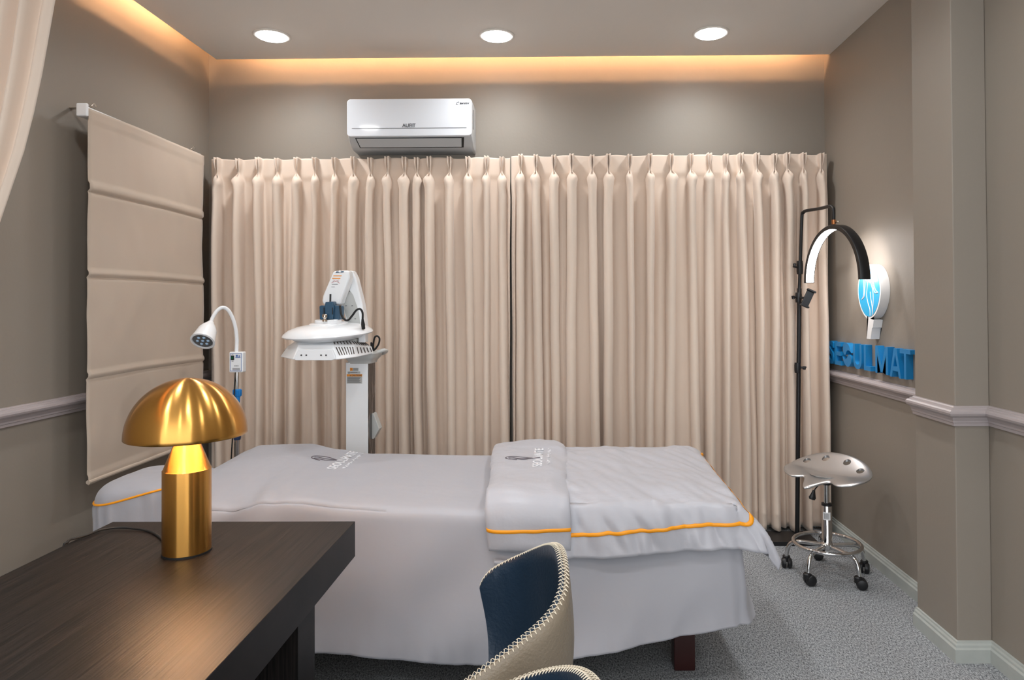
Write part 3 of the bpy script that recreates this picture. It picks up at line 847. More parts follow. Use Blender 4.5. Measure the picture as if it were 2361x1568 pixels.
# ------------------------------------------------------------------ bucket chairs
def chair(dx, dy, label, name='bucket_chair'):
    o = Vector((dx, dy, 0))
    t = thing(name, label, 'chair', (-.22+dx, 1.57+dy, 0), 'blue and taupe leather bucket chairs')
    # rim from far wing, over the back, to near wing   (world points for the first chair)
    rp_ = [at(1108, 1352, Y=1.80), at(1116, 1337, Y=1.80), at(1132, 1320, Y=1.80), at(1160, 1303, Y=1.795), at(1201, 1284, Y=1.775), at(1242, 1267, Y=1.72),
           at(1272, 1259, Y=1.645), at(1289, 1268, Y=1.57), at(1298, 1300, Y=1.50), at(1300, 1345, Y=1.445), at(1294, 1375, Y=1.415), at(1276, 1412, Y=1.39),
           at(1244, 1447, Y=1.37), at(1190, 1492, Y=1.355), at(1140, 1530, Y=1.345), at(1085, 1570, Y=1.335), at(1040, 1606, Y=1.335)]
    rim = [p+o for p in spline(rp_, 6)]
    n = len(rim)
    cx_, cy_ = -.22+dx, 1.57+dy
    def base(i):
        s = i/(n-1)
        th = math.radians(82)-math.radians(164)*s
        return Vector((cx_+.01+.185*math.cos(th), cy_+.205*math.sin(th), .455))
    def shell(inset, z_in):
        rows = []
        for k in range(13):
            f = k/12; row = []
            for i in range(n):
                b = base(i); r = rim[i]
                p = b.lerp(r, f)
                d = Vector((p.x-cx_+.02, p.y-cy_, 0))
                bul = .030*math.sin(PI*f)*(1-.3*f)
                p += d.normalized()*(bul-inset*(1 if f < .999 else .9))
                row.append(p)
            rows.append(row)
        return rows
    outer = shell(-.013, 0); inn = shell(.013, 0)
    # outer
    bm = NB()
    lip = [r+Vector((0, 0, .004)) for r in rim]
    mid_o = [(a*.55+l*.45)+Vector((0, 0, .004)) for a, l in zip(outer[-1], lip)]
    grid(bm, outer+[mid_o, lip])
    # front edges of the wings
    for e in (0, -1):
        ring_a = [r[e] for r in outer]; ring_b = [r[e] for r in inn]
        grid(bm, [ring_a, ring_b])
    osh = obj('outer_shell', bm, M['taupe'], t, sharp=50)
    bm = NB()
    mid_i = [(a*.55+l*.45)+Vector((0, 0, .004)) for a, l in zip(inn[-1], lip)]
    grid(bm, inn+[mid_i, lip]); obj('inner_shell', bm, M['leather'], t, sharp=50)
    # stitching: zigzag with crossings on the rim
    bm = NB()
    L_ = [0]
    for i in range(1, n): L_.append(L_[-1]+(rim[i]-rim[i-1]).length)
    def rp2(s, side):
        for i in range(1, n):
            if s <= L_[i]:
                f = (s-L_[i-1])/(L_[i]-L_[i-1]); break
        else: i, f = n-1, 1
        A = (outer[-1] if side > 0 else inn[-1]); c = rim[i-1].lerp(rim[i], f); e = A[i-1].lerp(A[i], f)
        m_ = (mid_o if side > 0 else mid_i); mm = m_[i-1].lerp(m_[i], f)
        return [c+Vector((0, 0, .0062)), mm+Vector((0, 0, .0025)), e+(e-c).normalized()*.0006+Vector((0, 0, .004))]
    s = .004; st = .0105
    while s+st < L_[-1]:
        for sd in (1, -1):
            a = rp2(s, sd); b = rp2(s+st, -sd); 
            pts = [a[2], (a[1]+rp2(s+st*.25, sd)[1])/2, rp2(s+st/2, sd)[0], (b[1]+rp2(s+st*.75, -sd)[1])/2, b[2]]
            tube(bm, pts, .00075, 5, caps=False)
        s += st
    obj('rim_stitching', bm, M['stitch'], osh, sharp=0)
    # seat pad
    bm = NB()
    prof = []
    rows = []
    for r_, z_ in ((0, .432), (.5, .434), (.8, .432), (.93, .425), (1, .41), (1.0, .39), (.9, .375), (0, .37)):
        rows.append([Vector((cx_-.045+sup(math.cos(2*PI*k/48), .19, 3)*r_, cy_+sup(math.sin(2*PI*k/48), .165, 3)*r_, z_)) for k in range(48)])
    grid(bm, rows, closed_u=True); bmesh.ops.remove_doubles(bm, verts=bm.verts, dist=1e-5); obj('seat', bm, M['leather'], t)
    for sx_ in (-1, 1):
        for sy in (-1, 1):
            bm = NB(); tube(bm, [(cx_-.03+sx_*.12, cy_+sy*.12, .375), (cx_-.03+sx_*.2, cy_+sy*.2, 0)], [.014, .009], 14); obj('leg', bm, M['blackmetal'], t)
    return t
chair(0, 0, 'blue and taupe leather bucket chair with cream cross stitching, before the bed')
chair(.055, -.570, 'blue bucket chair at the bottom edge, only its stitched backrest top showing')

# ------------------------------------------------------------------ rolling stool
SX, SY = 1.378, 3.56
stool = thing('rolling_stool', 'silver tractor seat stool on five black casters by the right wall', 'stool', (SX, SY, 0))
for k in range(5):
    a = math.radians(150+72*k+1); d = Vector((math.cos(a), math.sin(a), 0)); c = Vector((SX, SY, 0))
    bm = NB(); tube(bm, spline([c+d*.025+Vector((0, 0, .148)), c+d*.10+Vector((0, 0, .147)), c+d*.160+Vector((0, 0, .141)), c+d*.19+Vector((0, 0, .115)), c+d*.203+Vector((0, 0, .062))], 6), .0105, 14)
    lg = obj('leg', bm, M['chrome'], stool)
    ca = a+[1.9, 2.6, .9, -2.2, 1.5][k]
    u = Vector((math.cos(ca), math.sin(ca), 0)); w_ = Vector((-u.y, u.x, 0)); cc = c+d*.203+Vector((0, 0, .0265))
    Mx = Matrix((u, Vector((0, 0, 1)), w_)).transposed()
    bm = NB()
    for sgn in (-1, 1):
        Mw = Matrix((u, Vector((0, 0, 1)), w_*sgn)).transposed()
        lathe(bm, [(0, .027), (.016, .0265), (.023, .024), (.0262, .018), (.0262, .007), (.023, .004), (0, .004)], cc+u*.010, 28, Mw)
    lathe(bm, [(0, .004), (.019, .004), (.0195, .030), (.014, .036), (0, .036)], cc-u*.006, 24)
    obj('caster', bm, M['black'], lg)
bm = NB(); R_ = .165
ringp = [Vector((SX+R_*math.cos(2*PI*k/64), SY+R_*math.sin(2*PI*k/64), .158)) for k in range(64)]
rows = []
for k in range(64):
    a = 2*PI*k/64; d = Vector((math.cos(a), math.sin(a), 0))
    rows.append([Vector((SX, SY, .160))+d*(R_+.0095*math.cos(2*PI*j/14))+Vector((0, 0, .0095*math.sin(2*PI*j/14))) for j in range(14)])
grid(bm, rows, closed_u=True, closed_v=True); obj('foot_ring', bm, M['chrome'], stool)
bm = NB(); lathe(bm, [(0, .128), (.020, .128), (.032, .135), (.033, .158), (.027, .166), (.0255, .17), (.0255, .36), (.022, .365), (0, .365)], (SX, SY, 0), 40); obj('outer_column', bm, M['chrome'], stool)
bm = NB(); lathe(bm, [(.0262, .355), (.0262, .366), (.015, .369), (.015, .355)], (SX, SY, 0), 40); obj('column_collar', bm, M['black'], stool)
bm = NB(); lathe(bm, [(0, .36), (.0145, .36), (.0145, .48), (0, .48)], (SX, SY, 0), 32); obj('gas_lift', bm, M['chrome'], stool)
bm = NB(); lathe(bm, [(0, .462), (.021, .462), (.023, .487), (.045, .497), (.05, .508), (0, .508)], (SX, SY, 0), 36); obj('tilt_mechanism', bm, M['black'], stool)
bm = NB(); lathe(bm, [(0, .506), (.075, .506), (.085, .518), (0, .518)], (SX, SY, 0), 36); obj('seat_bracket', bm, M['silver'], stool)
pl = [Vector((SX-.02, SY-.01, .49)), at(1879, 1128, Y=SY-.05), at(1876, 1140, Y=SY-.06)]
bm = NB(); tube(bm, pl, .003, 8)
ha = at(1877, 1130, Y=SY-.06); hb = at(1872, 1152, Y=SY-.065)
tube(bm, [ha, ha.lerp(hb, .4), ha.lerp(hb, .8), hb], [.006, .012, .019, .014], 12, flat=.5)
obj('height_lever', bm, M['black'], stool)
# barcode sticker around the column
bm = NB(); sa = math.radians(248); rows = []
for z in (.285, .325):
    rows.append([Vector((SX+.0262*math.cos(sa+d), SY+.0262*math.sin(sa+d), z)) for d in [(-.75+1.5*k/10) for k in range(11)]])
grid(bm, rows); stk_ = obj('sticker', bm, M['signwhite'], stool)
bm = NB()
for k in range(9):
    d = -.45+.85*k/8
    wd = .03 if k % 3 else .06
    rows = [[Vector((SX+.0266*math.cos(sa+d+q), SY+.0266*math.sin(sa+d+q), z)) for q in (0, wd)] for z in (.291, .319)]
    grid(bm, rows)
obj('barcode', bm, M['print'], stk_, smooth=False)
# seat
fd = Vector((-.79, -.61, 0)).normalized(); sd_ = Vector((-fd.y, fd.x, 0))     # front and lateral directions
def seat_out(th):   # th=0 lateral+, 90deg front
    c, s = math.cos(th), math.sin(th)
    if s >= 0:
        r = .235*abs(c)**1+0
        lob = .225*(abs(c)**.9)+.155*s
        x = .225*(abs(c)**.65)*(1 if c >= 0 else -1); y = .125*s**.8
        # prong in the middle, notches beside it
        y += .098*math.exp(-(x/.034)**2)-.035*math.exp(-((abs(x)-.075)/.032)**2)
        return x, y
    x = .225*(abs(c)**.75)*(1 if c >= 0 else -1); y = -.145*abs(s)**.85
    return x, y
def seat_z(x, y):
    back = max(0, -y)/.145
    z = .088*back**1.25*(1-.45*(abs(x)/.225)**2)
    z += -.018+.012*(abs(x)/.22)**2
    pr_ = math.exp(-(x/.05)**2)
    if y > 0: z += -(y/.2)**1.3*(.038*pr_+.042*(1-pr_))
    return z
bm = NB(); rows = []
for r in [0, .15, .3, .45, .6, .72, .82, .9, .96, 1]:
    row = []
    for k in range(120):
        x, y = seat_out(2*PI*k/120); x *= r; y *= r
        z = seat_z(x, y)
        if r > .9: z -= .006*((r-.9)/.1)**2
        row.append(Vector((SX, SY, .535))+sd_*x+fd*y+Vector((0, 0, z)))
    rows.append(row)
grid(bm, rows, closed_u=True); bmesh.ops.remove_doubles(bm, verts=bm.verts, dist=1e-6)
so = obj('seat', bm, M['silver'], stool, solid=.010, sub=1, sharp=0)
# drilled holes through the seat pan
cut = NB()
for hxp, hyp in ((-.15, -.06), (-.06, -.095), (.06, -.095), (.15, -.06)):
    c = Vector((SX, SY, .535))+sd_*hxp+fd*hyp
    lathe(cut, [(0, -.1), (.019, -.1), (.019, .2), (0, .2)], c, 24)
bmesh.ops.recalc_face_normals(cut, faces=cut.faces)
cme = bpy.data.meshes.new('cut'); cut.to_mesh(cme); cut.free(); co = bpy.data.objects.new('cut', cme); C.objects.link(co)
bo = so.modifiers.new('holes', 'BOOLEAN'); bo.object = co; bo.operation = 'DIFFERENCE'; bo.solver = 'EXACT'
bpy.context.view_layer.update(); dg = bpy.context.evaluated_depsgraph_get()
nm = bpy.data.meshes.new_from_object(so.evaluated_get(dg)); so.modifiers.clear(); so.data = nm
for p in nm.polygons: p.use_smooth = True
nm.set_sharp_from_angle(angle=math.radians(40))
bpy.data.objects.remove(co)

# ------------------------------------------------------------------ half ring lamp on stand
RX, RY, RZ, RR = 1.489, 3.70, 1.53, .292
hl = thing('half_ring_lamp', 'black half ring lamp glowing white on a tall stand by the right wall', 'lamp', (1.434, 4.12, 0))
pb = at(1838, 1228, Y=4.10); pt_ = at(1849, 500, Y=4.10)
bm = NB(); bx1 = at(1886, 1255, Y=3.98).x
box(bm, bx1-.40, bx1, 3.97, 4.16, 0, .024); obj('base_plate', bm, M['blackmetal'], hl, smooth=False, bevel=.002)
jm = at(1843, 665, Y=4.10)
bm = NB(); tube(bm, [Vector((pb.x, 4.10, .024)), jm], .013, 16); obj('lower_pole', bm, M['blackmetal'], hl)
apx = at(1923, 519, Y=RY)
e1 = at(1922, 486, Y=RY)
bm = NB(); tube(bm, spline([jm, jm.lerp(pt_, .5), pt_, at(1852, 491, Y=4.085), at(1859, 486, Y=4.05), at(1890, 481, Y=3.88), at(1912, 476, Y=3.75), at(1920, 479, Y=3.715), e1, at(1922, 510, Y=RY)], 6), .0095, 14); obj('upper_pole', bm, M['blackmetal'], hl)
bm = NB(); tube(bm, [at(1922, 507, Y=RY), at(1922.5, 517, Y=RY)], .011, 16); obj('joint', bm, M['copper'], hl)
bm = NB(); tube(bm, [at(1924, 513, Y=RY-.005), at(1931, 511, Y=RY-.02)], .0035, 8); lathe(bm, [(0, -.006), (.007, -.004), (.007, .004), (0, .006)], at(1932, 511, Y=RY-.022), 12); obj('wing_screw', bm, M['nickel'], hl)
for nm_, (pxx, pyy), hgt in (('collar', (1841, 686), .03), ('collar', (1839, 848), .03), ('collar', (1844, 617), .04)):
    q = at(pxx, pyy, Y=4.10); bm = NB()
    lathe(bm, [(0, -hgt), (.017, -hgt), (.019, -hgt*.5), (.019, hgt*.5), (.017, hgt), (0, hgt)], q, 24)
    sdx = 1 if pyy > 800 else -1
    tube(bm, [q, q+Vector((sdx*.045, -.02, .005))], .006, 10)
    lathe(bm, [(0, -.012), (.009, -.009), (.009, .009), (0, .012)], q+Vector((sdx*.035, -.012, .014 if pyy < 650 else 0)), 12)
    obj(nm_, bm, M['black'], hl)
uu = Vector((.11, -.994, 0)); ww = Vector((.994, .11, 0))
RC = Vector((apx.x, RY, apx.z-RR-.012))
def arc_pts(r, wd, a): return RC+uu*(r*math.cos(a))+Vector((0, 0, r*math.sin(a)))+ww*wd
bm = NB(); rows = []
hwid = .027
for i in range(49):
    a = PI*(1-i/48)
    rows.append([arc_pts(RR-.012, -hwid, a), arc_pts(RR+.008, -hwid, a), arc_pts(RR+.012, -hwid*.8, a), arc_pts(RR+.012, hwid*.8, a), arc_pts(RR+.008, hwid, a), arc_pts(RR-.012, hwid, a), arc_pts(RR-.012, hwid-.003, a), arc_pts(RR-.008, hwid-.003, a), arc_pts(RR-.008, -hwid+.003, a), arc_pts(RR-.012, -hwid+.003, a)])
V = grid(bm, rows, closed_u=True); cap(bm, V[0]); cap(bm, V[-1]); obj('arc_housing', bm, M['blackmetal'], hl, sharp=40)
bm = NB(); rows = []
for i in range(49):
    a = PI*(1-i/48)*.99+.005*PI
    rows.append([arc_pts(RR-.0115, -hwid+.004, a), arc_pts(RR-.0115, hwid-.004, a)])
grid(bm, rows); obj('led_diffuser', bm, M['led'], hl)
q = at(1862, 688, Y=4.02)
bm = NB(); Mh = Matrix.Translation(q) @ Matrix.Rotation(math.radians(25), 4, 'Y')
box(bm, -.022, .022, -.006, .006, -.045, .045, Mh); box(bm, -.026, .026, -.02, .006, .043, .054, Mh); box(bm, -.026, .026, -.02, .006, -.054, -.043, Mh)
obj('phone_holder', bm, M['black'], hl, bevel=.003, smooth=False)
bm = NB(); tube(bm, [at(1843, 686, Y=4.09), q], .007, 10); obj('holder_arm', bm, M['black'], hl)

# ------------------------------------------------------------------ wall sign
XF = XR-.035
def letter(ch, pl_, pr_, pt__, pb__, label):
    yl = at(pl_, (pt__+pb__)/2, X=XF).y; yr = at(pr_, (pt__+pb__)/2, X=XF).y
    zt2 = at((pl_+pr_)/2, pt__, X=XF).z; zb2 = at((pl_+pr_)/2, pb__, X=XF).z
    wdt = yl-yr; hgt = zt2-zb2
    if ch == 'O':
        b = NB()
        up = [(485,380),(500,290),(545,235),(600,245),(650,310),(690,440),(700,480),(680,450),(640,420),(600,430),(575,480),(560,530),(530,545),(505,500),(488,440),(485,380)]
        dn = [(475,600),(500,650),(540,660),(580,640),(610,580),(630,530),(665,530),(690,570),(700,640),(690,740),(650,820),(610,845),(560,820),(520,760),(495,690),(475,600)]
        for pg in (up, dn):
            pts = spline([((x-485)/215, (845-y)/615, 0) for x, y in pg], 4)[:-1]
            extrude_poly(b, [(p.x, p.y, -.0172) for p in pts], (0, 0, .0344))
        for v in b.verts: v.co.x *= wdt; v.co.y *= hgt
    elif ch in 'MA':
        b = NB()
        if ch == 'M': pg = [(0, 0), (0, 1), (.2, 1), (.5, .30), (.8, 1), (1, 1), (1, 0), (.84, 0), (.84, .68), (.585, .06), (.415, .06), (.16, .68), (.16, 0)]
        else: pg = [(0, 0), (.38, 1), (.62, 1), (1, 0), (.82, 0), (.735, .22), (.66, .37), (.5, .80), (.34, .37), (.66, .37), (.735, .22), (.265, .22), (.18, 0)]
        if ch == 'M': extrude_poly(b, [(x*wdt, y*hgt, -.0172) for x, y in pg], (0, 0, .0344))
        else:
            for q_ in ([(0, 0), (.38, 1), (.5, 1), (.5, .80), (.18, 0)], [(1, 0), (.82, 0), (.5, .80), (.5, 1), (.62, 1)], [(.27, .22), (.335, .38), (.665, .38), (.73, .22)]):
                extrude_poly(b, [(x*wdt, y*hgt, -.0172) for x, y in q_], (0, 0, .0344 if len(q_) == 5 else .0343))
        bmesh.ops.triangulate(b, faces=[f for f in b.faces if len(f.verts) > 4])
    else:
        b = text_bm(ch, 1, .5, .02 if ch in 'SEUL' else .006)
        xs_ = [v.co.x for v in b.verts]; ys_ = [v.co.y for v in b.verts]
        ax, bx_, ay, by_ = min(xs_), max(xs_), min(ys_), max(ys_)
        for v in b.verts: v.co = Vector(((v.co.x-ax)/(bx_-ax)*wdt, (v.co.y-ay)/(by_-ay)*hgt, (v.co.z/.5)*.0172))
    place(b, (XR-.0176, yl, zb2), (0, -1, 0), (0, 0, 1))
    tag(obj('sign_letter', b, M['signblue'], sharp=30), label, 'letter', 'raised blue letters on the right wall')
lets = [('S', 1909, 1921.4, 785.6, 838.5, 'raised blue letter S, first of the wall sign beside the curtain'),
        ('E', 1924, 1938.2, 789, 841.3, 'raised blue letter E on the right wall, after the letter S'),
        ('O', 1943, 1962.3, 790.5, 845.2, 'raised blue round letter O cut by a swoosh on the right wall'),
        ('U', 1967, 1986.3, 793.6, 851, 'raised blue letter U on the right wall'),
        ('L', 1991.6, 2006.8, 795.8, 854.6, 'raised blue letter L on the right wall'),
        ('M', 2018, 2046.8, 798.5, 862, 'raised blue letter M on the right wall'),
        ('A', 2051, 2077, 803.4, 870.5, 'raised blue letter A on the right wall'),
        ('T', 2074.4, 2099, 806, 874.5, 'raised blue letter T, last visible one, half behind the pillar')]
for L_ in lets: letter(*L_)
XG = XR-.048
lo = thing('wall_emblem', 'white and blue leaf shaped emblem above the blue letters on the right wall', 'sign', (XR, 3.6, 1.4))
oc = at(2005, 672, X=XG); yl = at(1978, 680, X=XG).y; yr = at(2031, 665, X=XG).y
zt3 = at(2008, 609, X=XG).z; zb3 = at(2003, 735, X=XG).z
oy, oz = (yl+yr)/2, (zt3+zb3)/2; ry_, rz_ = (yl-yr)/2, (zt3-zb3)/2
def egg(s, n=64, k0=0, k1=64):
    pts = []
    for k in range(k0, k1):
        a = 2*PI*k/n
        c, sn = math.cos(a), math.sin(a)
        wf = 1-.10*(-sn if sn < 0 else -.3*sn)
        pts.append((oy-ry_*s*c*wf, oz+rz_*s*sn))
    return pts
tl = [(at(1998, 781, X=XG).y, at(1998, 781, X=XG).z), (at(2012, 781, X=XG).y, at(2012, 781, X=XG).z)]
eg = egg(1)
# outline with tail inserted at the bottom
out = eg[:46]; rest = eg[49:]
zt5 = tl[0][1]; yb_ = oy
# eg index rises from near side (small y) over the top to far side, then the bottom, back to near side
tail = [(yb_+.012, zb3-.01), (yb_+.022, zb3-.06), (yb_+.034, zt5), (yb_-.012, zt5), (yb_-.026, zt5+.045), (yb_-.030, zt5+.058), (yb_-.040, zt5+.062), (yb_-.052, zb3-.004)]
poly = [(XR-.001, y, z) for y, z in out+tail+rest]
bm = NB(); extrude_poly(bm, poly, (XG-XR+.001, 0, 0)); bmesh.ops.triangulate(bm, faces=[f for f in bm.faces if len(f.verts) > 4]); obj('emblem_body', bm, M['signwhite'], lo, sharp=30)
bm = NB(); extrude_poly(bm, [(XG-.0003, y, z) for y, z in egg(.92)], (-.0012, 0, 0)); ef_ = obj('emblem_face', bm, M['signsky'], lo, smooth=False)
def el(pxs):
    return spline([at(a, b, X=XG-.002) for a, b in pxs], 6)
bm = NB()
k4 = 4.6125
def cpx(l): return [(1880+a/k4, 560+b/k4) for a, b in l]
for l in ([(517, 385), (515, 440), (516, 520), (510, 570), (493, 603)], [(530, 380), (528, 470), (522, 560), (508, 590), (493, 603)],
          [(536, 385), (554, 430), (550, 490), (545, 560), (560, 640), (580, 710), (582, 775)],
          [(582, 300), (586, 400), (600, 460), (612, 520), (616, 620), (610, 700), (604, 772)], [(584, 520), (590, 590), (604, 680), (606, 760)],
          [(575, 285), (600, 300), (610, 350), (622, 440), (640, 500), (666, 528)], [(586, 330), (606, 420), (622, 500), (640, 532), (666, 528)]):
    tube(bm, el(cpx(l)), .0022, 6, flat=1)
obj('emblem_lines', bm, M['signwhite'], ef_)

# ------------------------------------------------------------------ gooseneck exam lamp
YG = 3.62
gl = thing('gooseneck_lamp', 'white gooseneck examination lamp on a pole behind the bed head', 'lamp', (at(546, 900, Y=YG).x, YG, 0))
bm = NB(); gp = spline([at(a, b, Y=y) for a, b, y in ((545, 812, YG), (546, 781, YG), (541, 747, YG-.01), (529, 719, YG-.03), (515, 709, YG-.05), (501, 716, YG-.07), (490, 733, YG-.09), (486, 746, YG-.10))], 6)
tube(bm, gp, [.0095]*(len(gp)-1)+[.010], 14); obj('gooseneck', bm, M['white'], gl)
hA = at(486, 744, Y=YG-.10); hB = at(467, 787, Y=YG-.19)
ax_ = (hB-hA).normalized()
xx_ = ax_.cross(Vector((0, 0, 1))).normalized(); yy_ = ax_.cross(xx_)
Mh = Matrix((xx_, yy_, ax_)).transposed(); Lh = (hB-hA).length
bm = NB(); lathe(bm, [(0, 0), (.016, 0), (.02, .01), (.034, .03), (.045, .055), (.052, Lh*.75), (.058, Lh-.005), (.059, Lh), (.050, Lh+.002), (.048, Lh-.008), (0, Lh-.008)], hA, 40, Mh); obj('lamp_head', bm, M['white'], gl)
bm = NB(); lathe(bm, [(0, Lh-.006), (.047, Lh-.006), (.047, Lh-.003), (0, Lh-.003)], hA, 32, Mh); rfl = obj('reflector', bm, mat('grey reflector', (120, 122, 126), .25, metal=.6), gl)
bm = NB()
for k in range(7):
    r_ = 0 if k == 6 else .026; a = k*PI/3
    lathe(bm, [(0, .006), (.004, .005), (.007, .002), (.008, 0), (0, 0)], hA+Mh @ Vector((r_*math.cos(a), r_*math.sin(a), Lh-.003)), 12, Mh)
obj('led_lenses', bm, mat('pale blue lens', (170, 205, 235), .05, coat=1), rfl)
b0_ = at(532, 811, Y=YG); b1_ = at(564, 858, Y=YG)
bm = NB(); box(bm, b0_.x, b1_.x, YG-.02, YG+.02, b1_.z, b0_.z); obj('control_box', bm, M['white'], gl, bevel=.006, smooth=False)
bm = NB(); yq = YG-.0207; ins = .007
X0_, X1_, Z0_, Z1_ = b0_.x+ins, b1_.x-ins, b1_.z+ins, b0_.z-ins
for a in ((X0_, X1_, Z1_-.002, Z1_), (X0_, X1_, Z0_, Z0_+.002), (X0_, X0_+.002, Z0_, Z1_), (X1_-.002, X1_, Z0_, Z1_)): box(bm, a[0], a[1], yq, yq+.001, a[2], a[3])
blp = mat('blue print', (70, 105, 175), .5)
obj('blue_border', bm, blp, gl, smooth=False)
bm = NB(); box(bm, X0_+.005, X0_+.021, yq-.004, yq+.001, Z1_-.035, Z1_-.012); rsw = obj('rocker_switch', bm, M['black'], gl, smooth=False, bevel=.001)
bm = NB(); box(bm, X0_+.008, X0_+.018, yq-.0055, yq, Z1_-.030, Z1_-.017); obj('switch_lens', bm, mat('green lens', (10, 90, 60), .2), rsw, smooth=False)
for wd_, zz_ in (('ON', .009), ('OFF', .044)):
    b = text_bm(wd_, .006, .0002); place(b, (X0_+.008, yq-.0005, Z1_-zz_), (1, 0, 0), (0, 0, 1)); obj('switch_lettering', b, M['print'], gl, smooth=False)
b = NB()
for k in range(4): box(b, X0_+.022+k*.006, X0_+.0255+k*.006, yq-.0005, yq, Z0_+.026, Z0_+.030)
for k in range(2): box(b, X0_+.012+.006*(1-k)*0, X1_-.008, yq-.0005, yq, Z0_+.006+k*.008, Z0_+.009+k*.008)
obj('printed_text', b, M['print'], gl, smooth=False)
bm = NB(); box(bm, X0_+.030, X0_+.040, yq-.0005, yq, Z1_-.018, Z1_-.008); box(bm, X0_+.028, X1_-.006, yq-.0005, yq, Z1_-.024, Z1_-.020); box(bm, X0_+.045, X1_-.008, yq-.0005, yq, Z1_-.018, Z1_-.012); obj('logo', bm, blp, gl, smooth=False)
px_ = at(547, 950, Y=YG+.005).x
bm = NB(); tube(bm, [(px_, YG+.005, .62), (px_, YG+.005, b1_.z+.01)], .0095, 14); obj('upper_pole', bm, M['chrome'], gl)
bm = NB(); tube(bm, [(px_, YG+.005, .03), (px_, YG+.005, at(547, 1005, Y=YG).z)], .0145, 16); obj('lower_pole', bm, M['chrome'], gl)
q = at(547, 907, Y=YG); bm = NB()
rows = []
for z, r in ((.022, .0), (.022, .016), (.018, .021), (-.012, .021), (-.018, .016), (-.018, 0)):
    rows.append([Vector((px_+r*(1+.07*math.cos(14*2*PI*k/84))*math.cos(2*PI*k/84), YG+.005+r*(1+.07*math.cos(14*2*PI*k/84))*math.sin(2*PI*k/84), q.z+z)) for k in range(84)])
grid(bm, rows, closed_u=True); bmesh.ops.remove_doubles(bm, verts=bm.verts, dist=1e-6)
lathe(bm, [(0, -.05), (.013, -.05), (.015, -.017), (0, -.017)], (px_, YG+.005, q.z), 24); obj('clamp_knob', bm, M['bluep'], gl)
q2 = at(547, 1005, Y=YG)
bm = NB(); lathe(bm, [(0, -.022), (.016, -.022), (.019, -.012), (.019, .014), (.0165, .018), (0, .018)], (px_, YG+.005, q2.z), 24); obj('collar', bm, M['navy2'], gl)
bm = NB(); tube(bm, spline([at(543, 857, Y=YG), at(542, 872, Y=YG), at(540, 905, Y=YG-.03), at(538, 960, Y=YG-.03), at(536, 1010, Y=YG), at(533, 1060, Y=YG), (px_-.05, YG, .2)], 6), .0035, 8); obj('cable', bm, M['rubber'], gl)
bm = NB()
for k in range(5):
    a = 2*PI*k/5; tube(bm, [(px_, YG+.005, .055), (px_+.2*math.cos(a), YG+.005+.2*math.sin(a), .02)], [.016, .012], 10)
    lathe(bm, [(0, -.02), (.018, -.014), (.018, .004), (0, .006)], (px_+.2*math.cos(a), YG+.005+.2*math.sin(a), .02), 14)
obj('star_base', bm, M['blackmetal'], gl)

# ------------------------------------------------------------------ therapy light machine
YM = 3.56
c0 = at(797, 900, Y=YM); c1 = at(848, 900, Y=YM)
cxr, cxl = c1.x, c0.x
ybk = at(866, 900, X=cxr).y
mc = thing('therapy_light', 'white wheeled therapy light with jointed arm standing behind the bed', 'medical device', ((cxl+cxr)/2, (YM+ybk)/2, 0))
zct = at(820, 836, Y=YM).z
bm = NB(); box(bm, cxl, cxr, YM, ybk, .08, zct); obj('column', bm, M['white'], mc, bevel=.004, smooth=False)
bm = NB(); box(bm, cxr-.001, cxr+.0025, YM+.006, ybk-.016, .1, zct-.002); obj('side_panel', bm, M['marble'], mc, smooth=False)
bm = NB(); box(bm, cxl-.08, cxr+.10, YM-.10, ybk+.12, .05, .10)
for a in (cxl-.05, cxr+.07):
    for b2 in (YM-.07, ybk+.09): lathe(bm, [(0, 0), (.025, 0), (.025, .05), (0, .05)], (a, b2, 0), 20)
obj('wheeled_base', bm, M['greywhite'], mc, bevel=.01, smooth=False)
qa, qb, qc = at(865, 952, Y=YM+.1), at(878, 987, Y=YM+.1), at(865, 1010, Y=YM+.1)
bm = NB(); extrude_poly(bm, [(qa.x, YM+.07, qa.z), (qb.x, YM+.07, qb.z), (qc.x, YM+.07, qc.z+.0), (cxr-.01, YM+.07, qc.z), (cxr-.01, YM+.07, qa.z)], (0, .06, 0)); obj('side_bracket', bm, M['greywhite'], mc, smooth=False, bevel=.003)
# collar
bm = NB(); rows = []
mx, my = (cxl+cxr)/2, (YM+ybk)/2
hx_, hy_ = (cxr-cxl)/2, (ybk-YM)/2
for z, g in ((0, .006), (.010, .008), (.020, .016), (.028, .024), (.034, .027), (.044, .030), (.052, .034), (.058, .032), (.062, .02)):
    rows.append([Vector((mx+.012+sup(math.cos(2*PI*k/48), hx_+g, 4), my+sup(math.sin(2*PI*k/48), hy_+g, 4), zct-.006+z)) for k in range(48)])
V = grid(bm, rows, closed_u=True); cap(bm, V[0]); cap(bm, V[-1]); obj('collar', bm, M['greywhite'], mc)
# curved rear handle
bm = NB(); hp = [at(846, 822, Y=YM+.05), at(862, 818, Y=YM+.10), at(876, 813, Y=YM+.13), at(884, 812, Y=YM+.13)]
P_ = spline([at(835, 824, Y=YM), at(855, 818, Y=YM+.03), at(872, 812, Y=YM+.06), at(884, 808, Y=YM+.08), at(889, 810, Y=YM+.13), at(880, 815, Y=YM+.17), at(862, 818, Y=YM+.17)], 6)
tube(bm, P_, [.018]*8+[.014]*(len(P_)-8), 14, flat=.75); obj('handle', bm, M['greywhite'], mc)
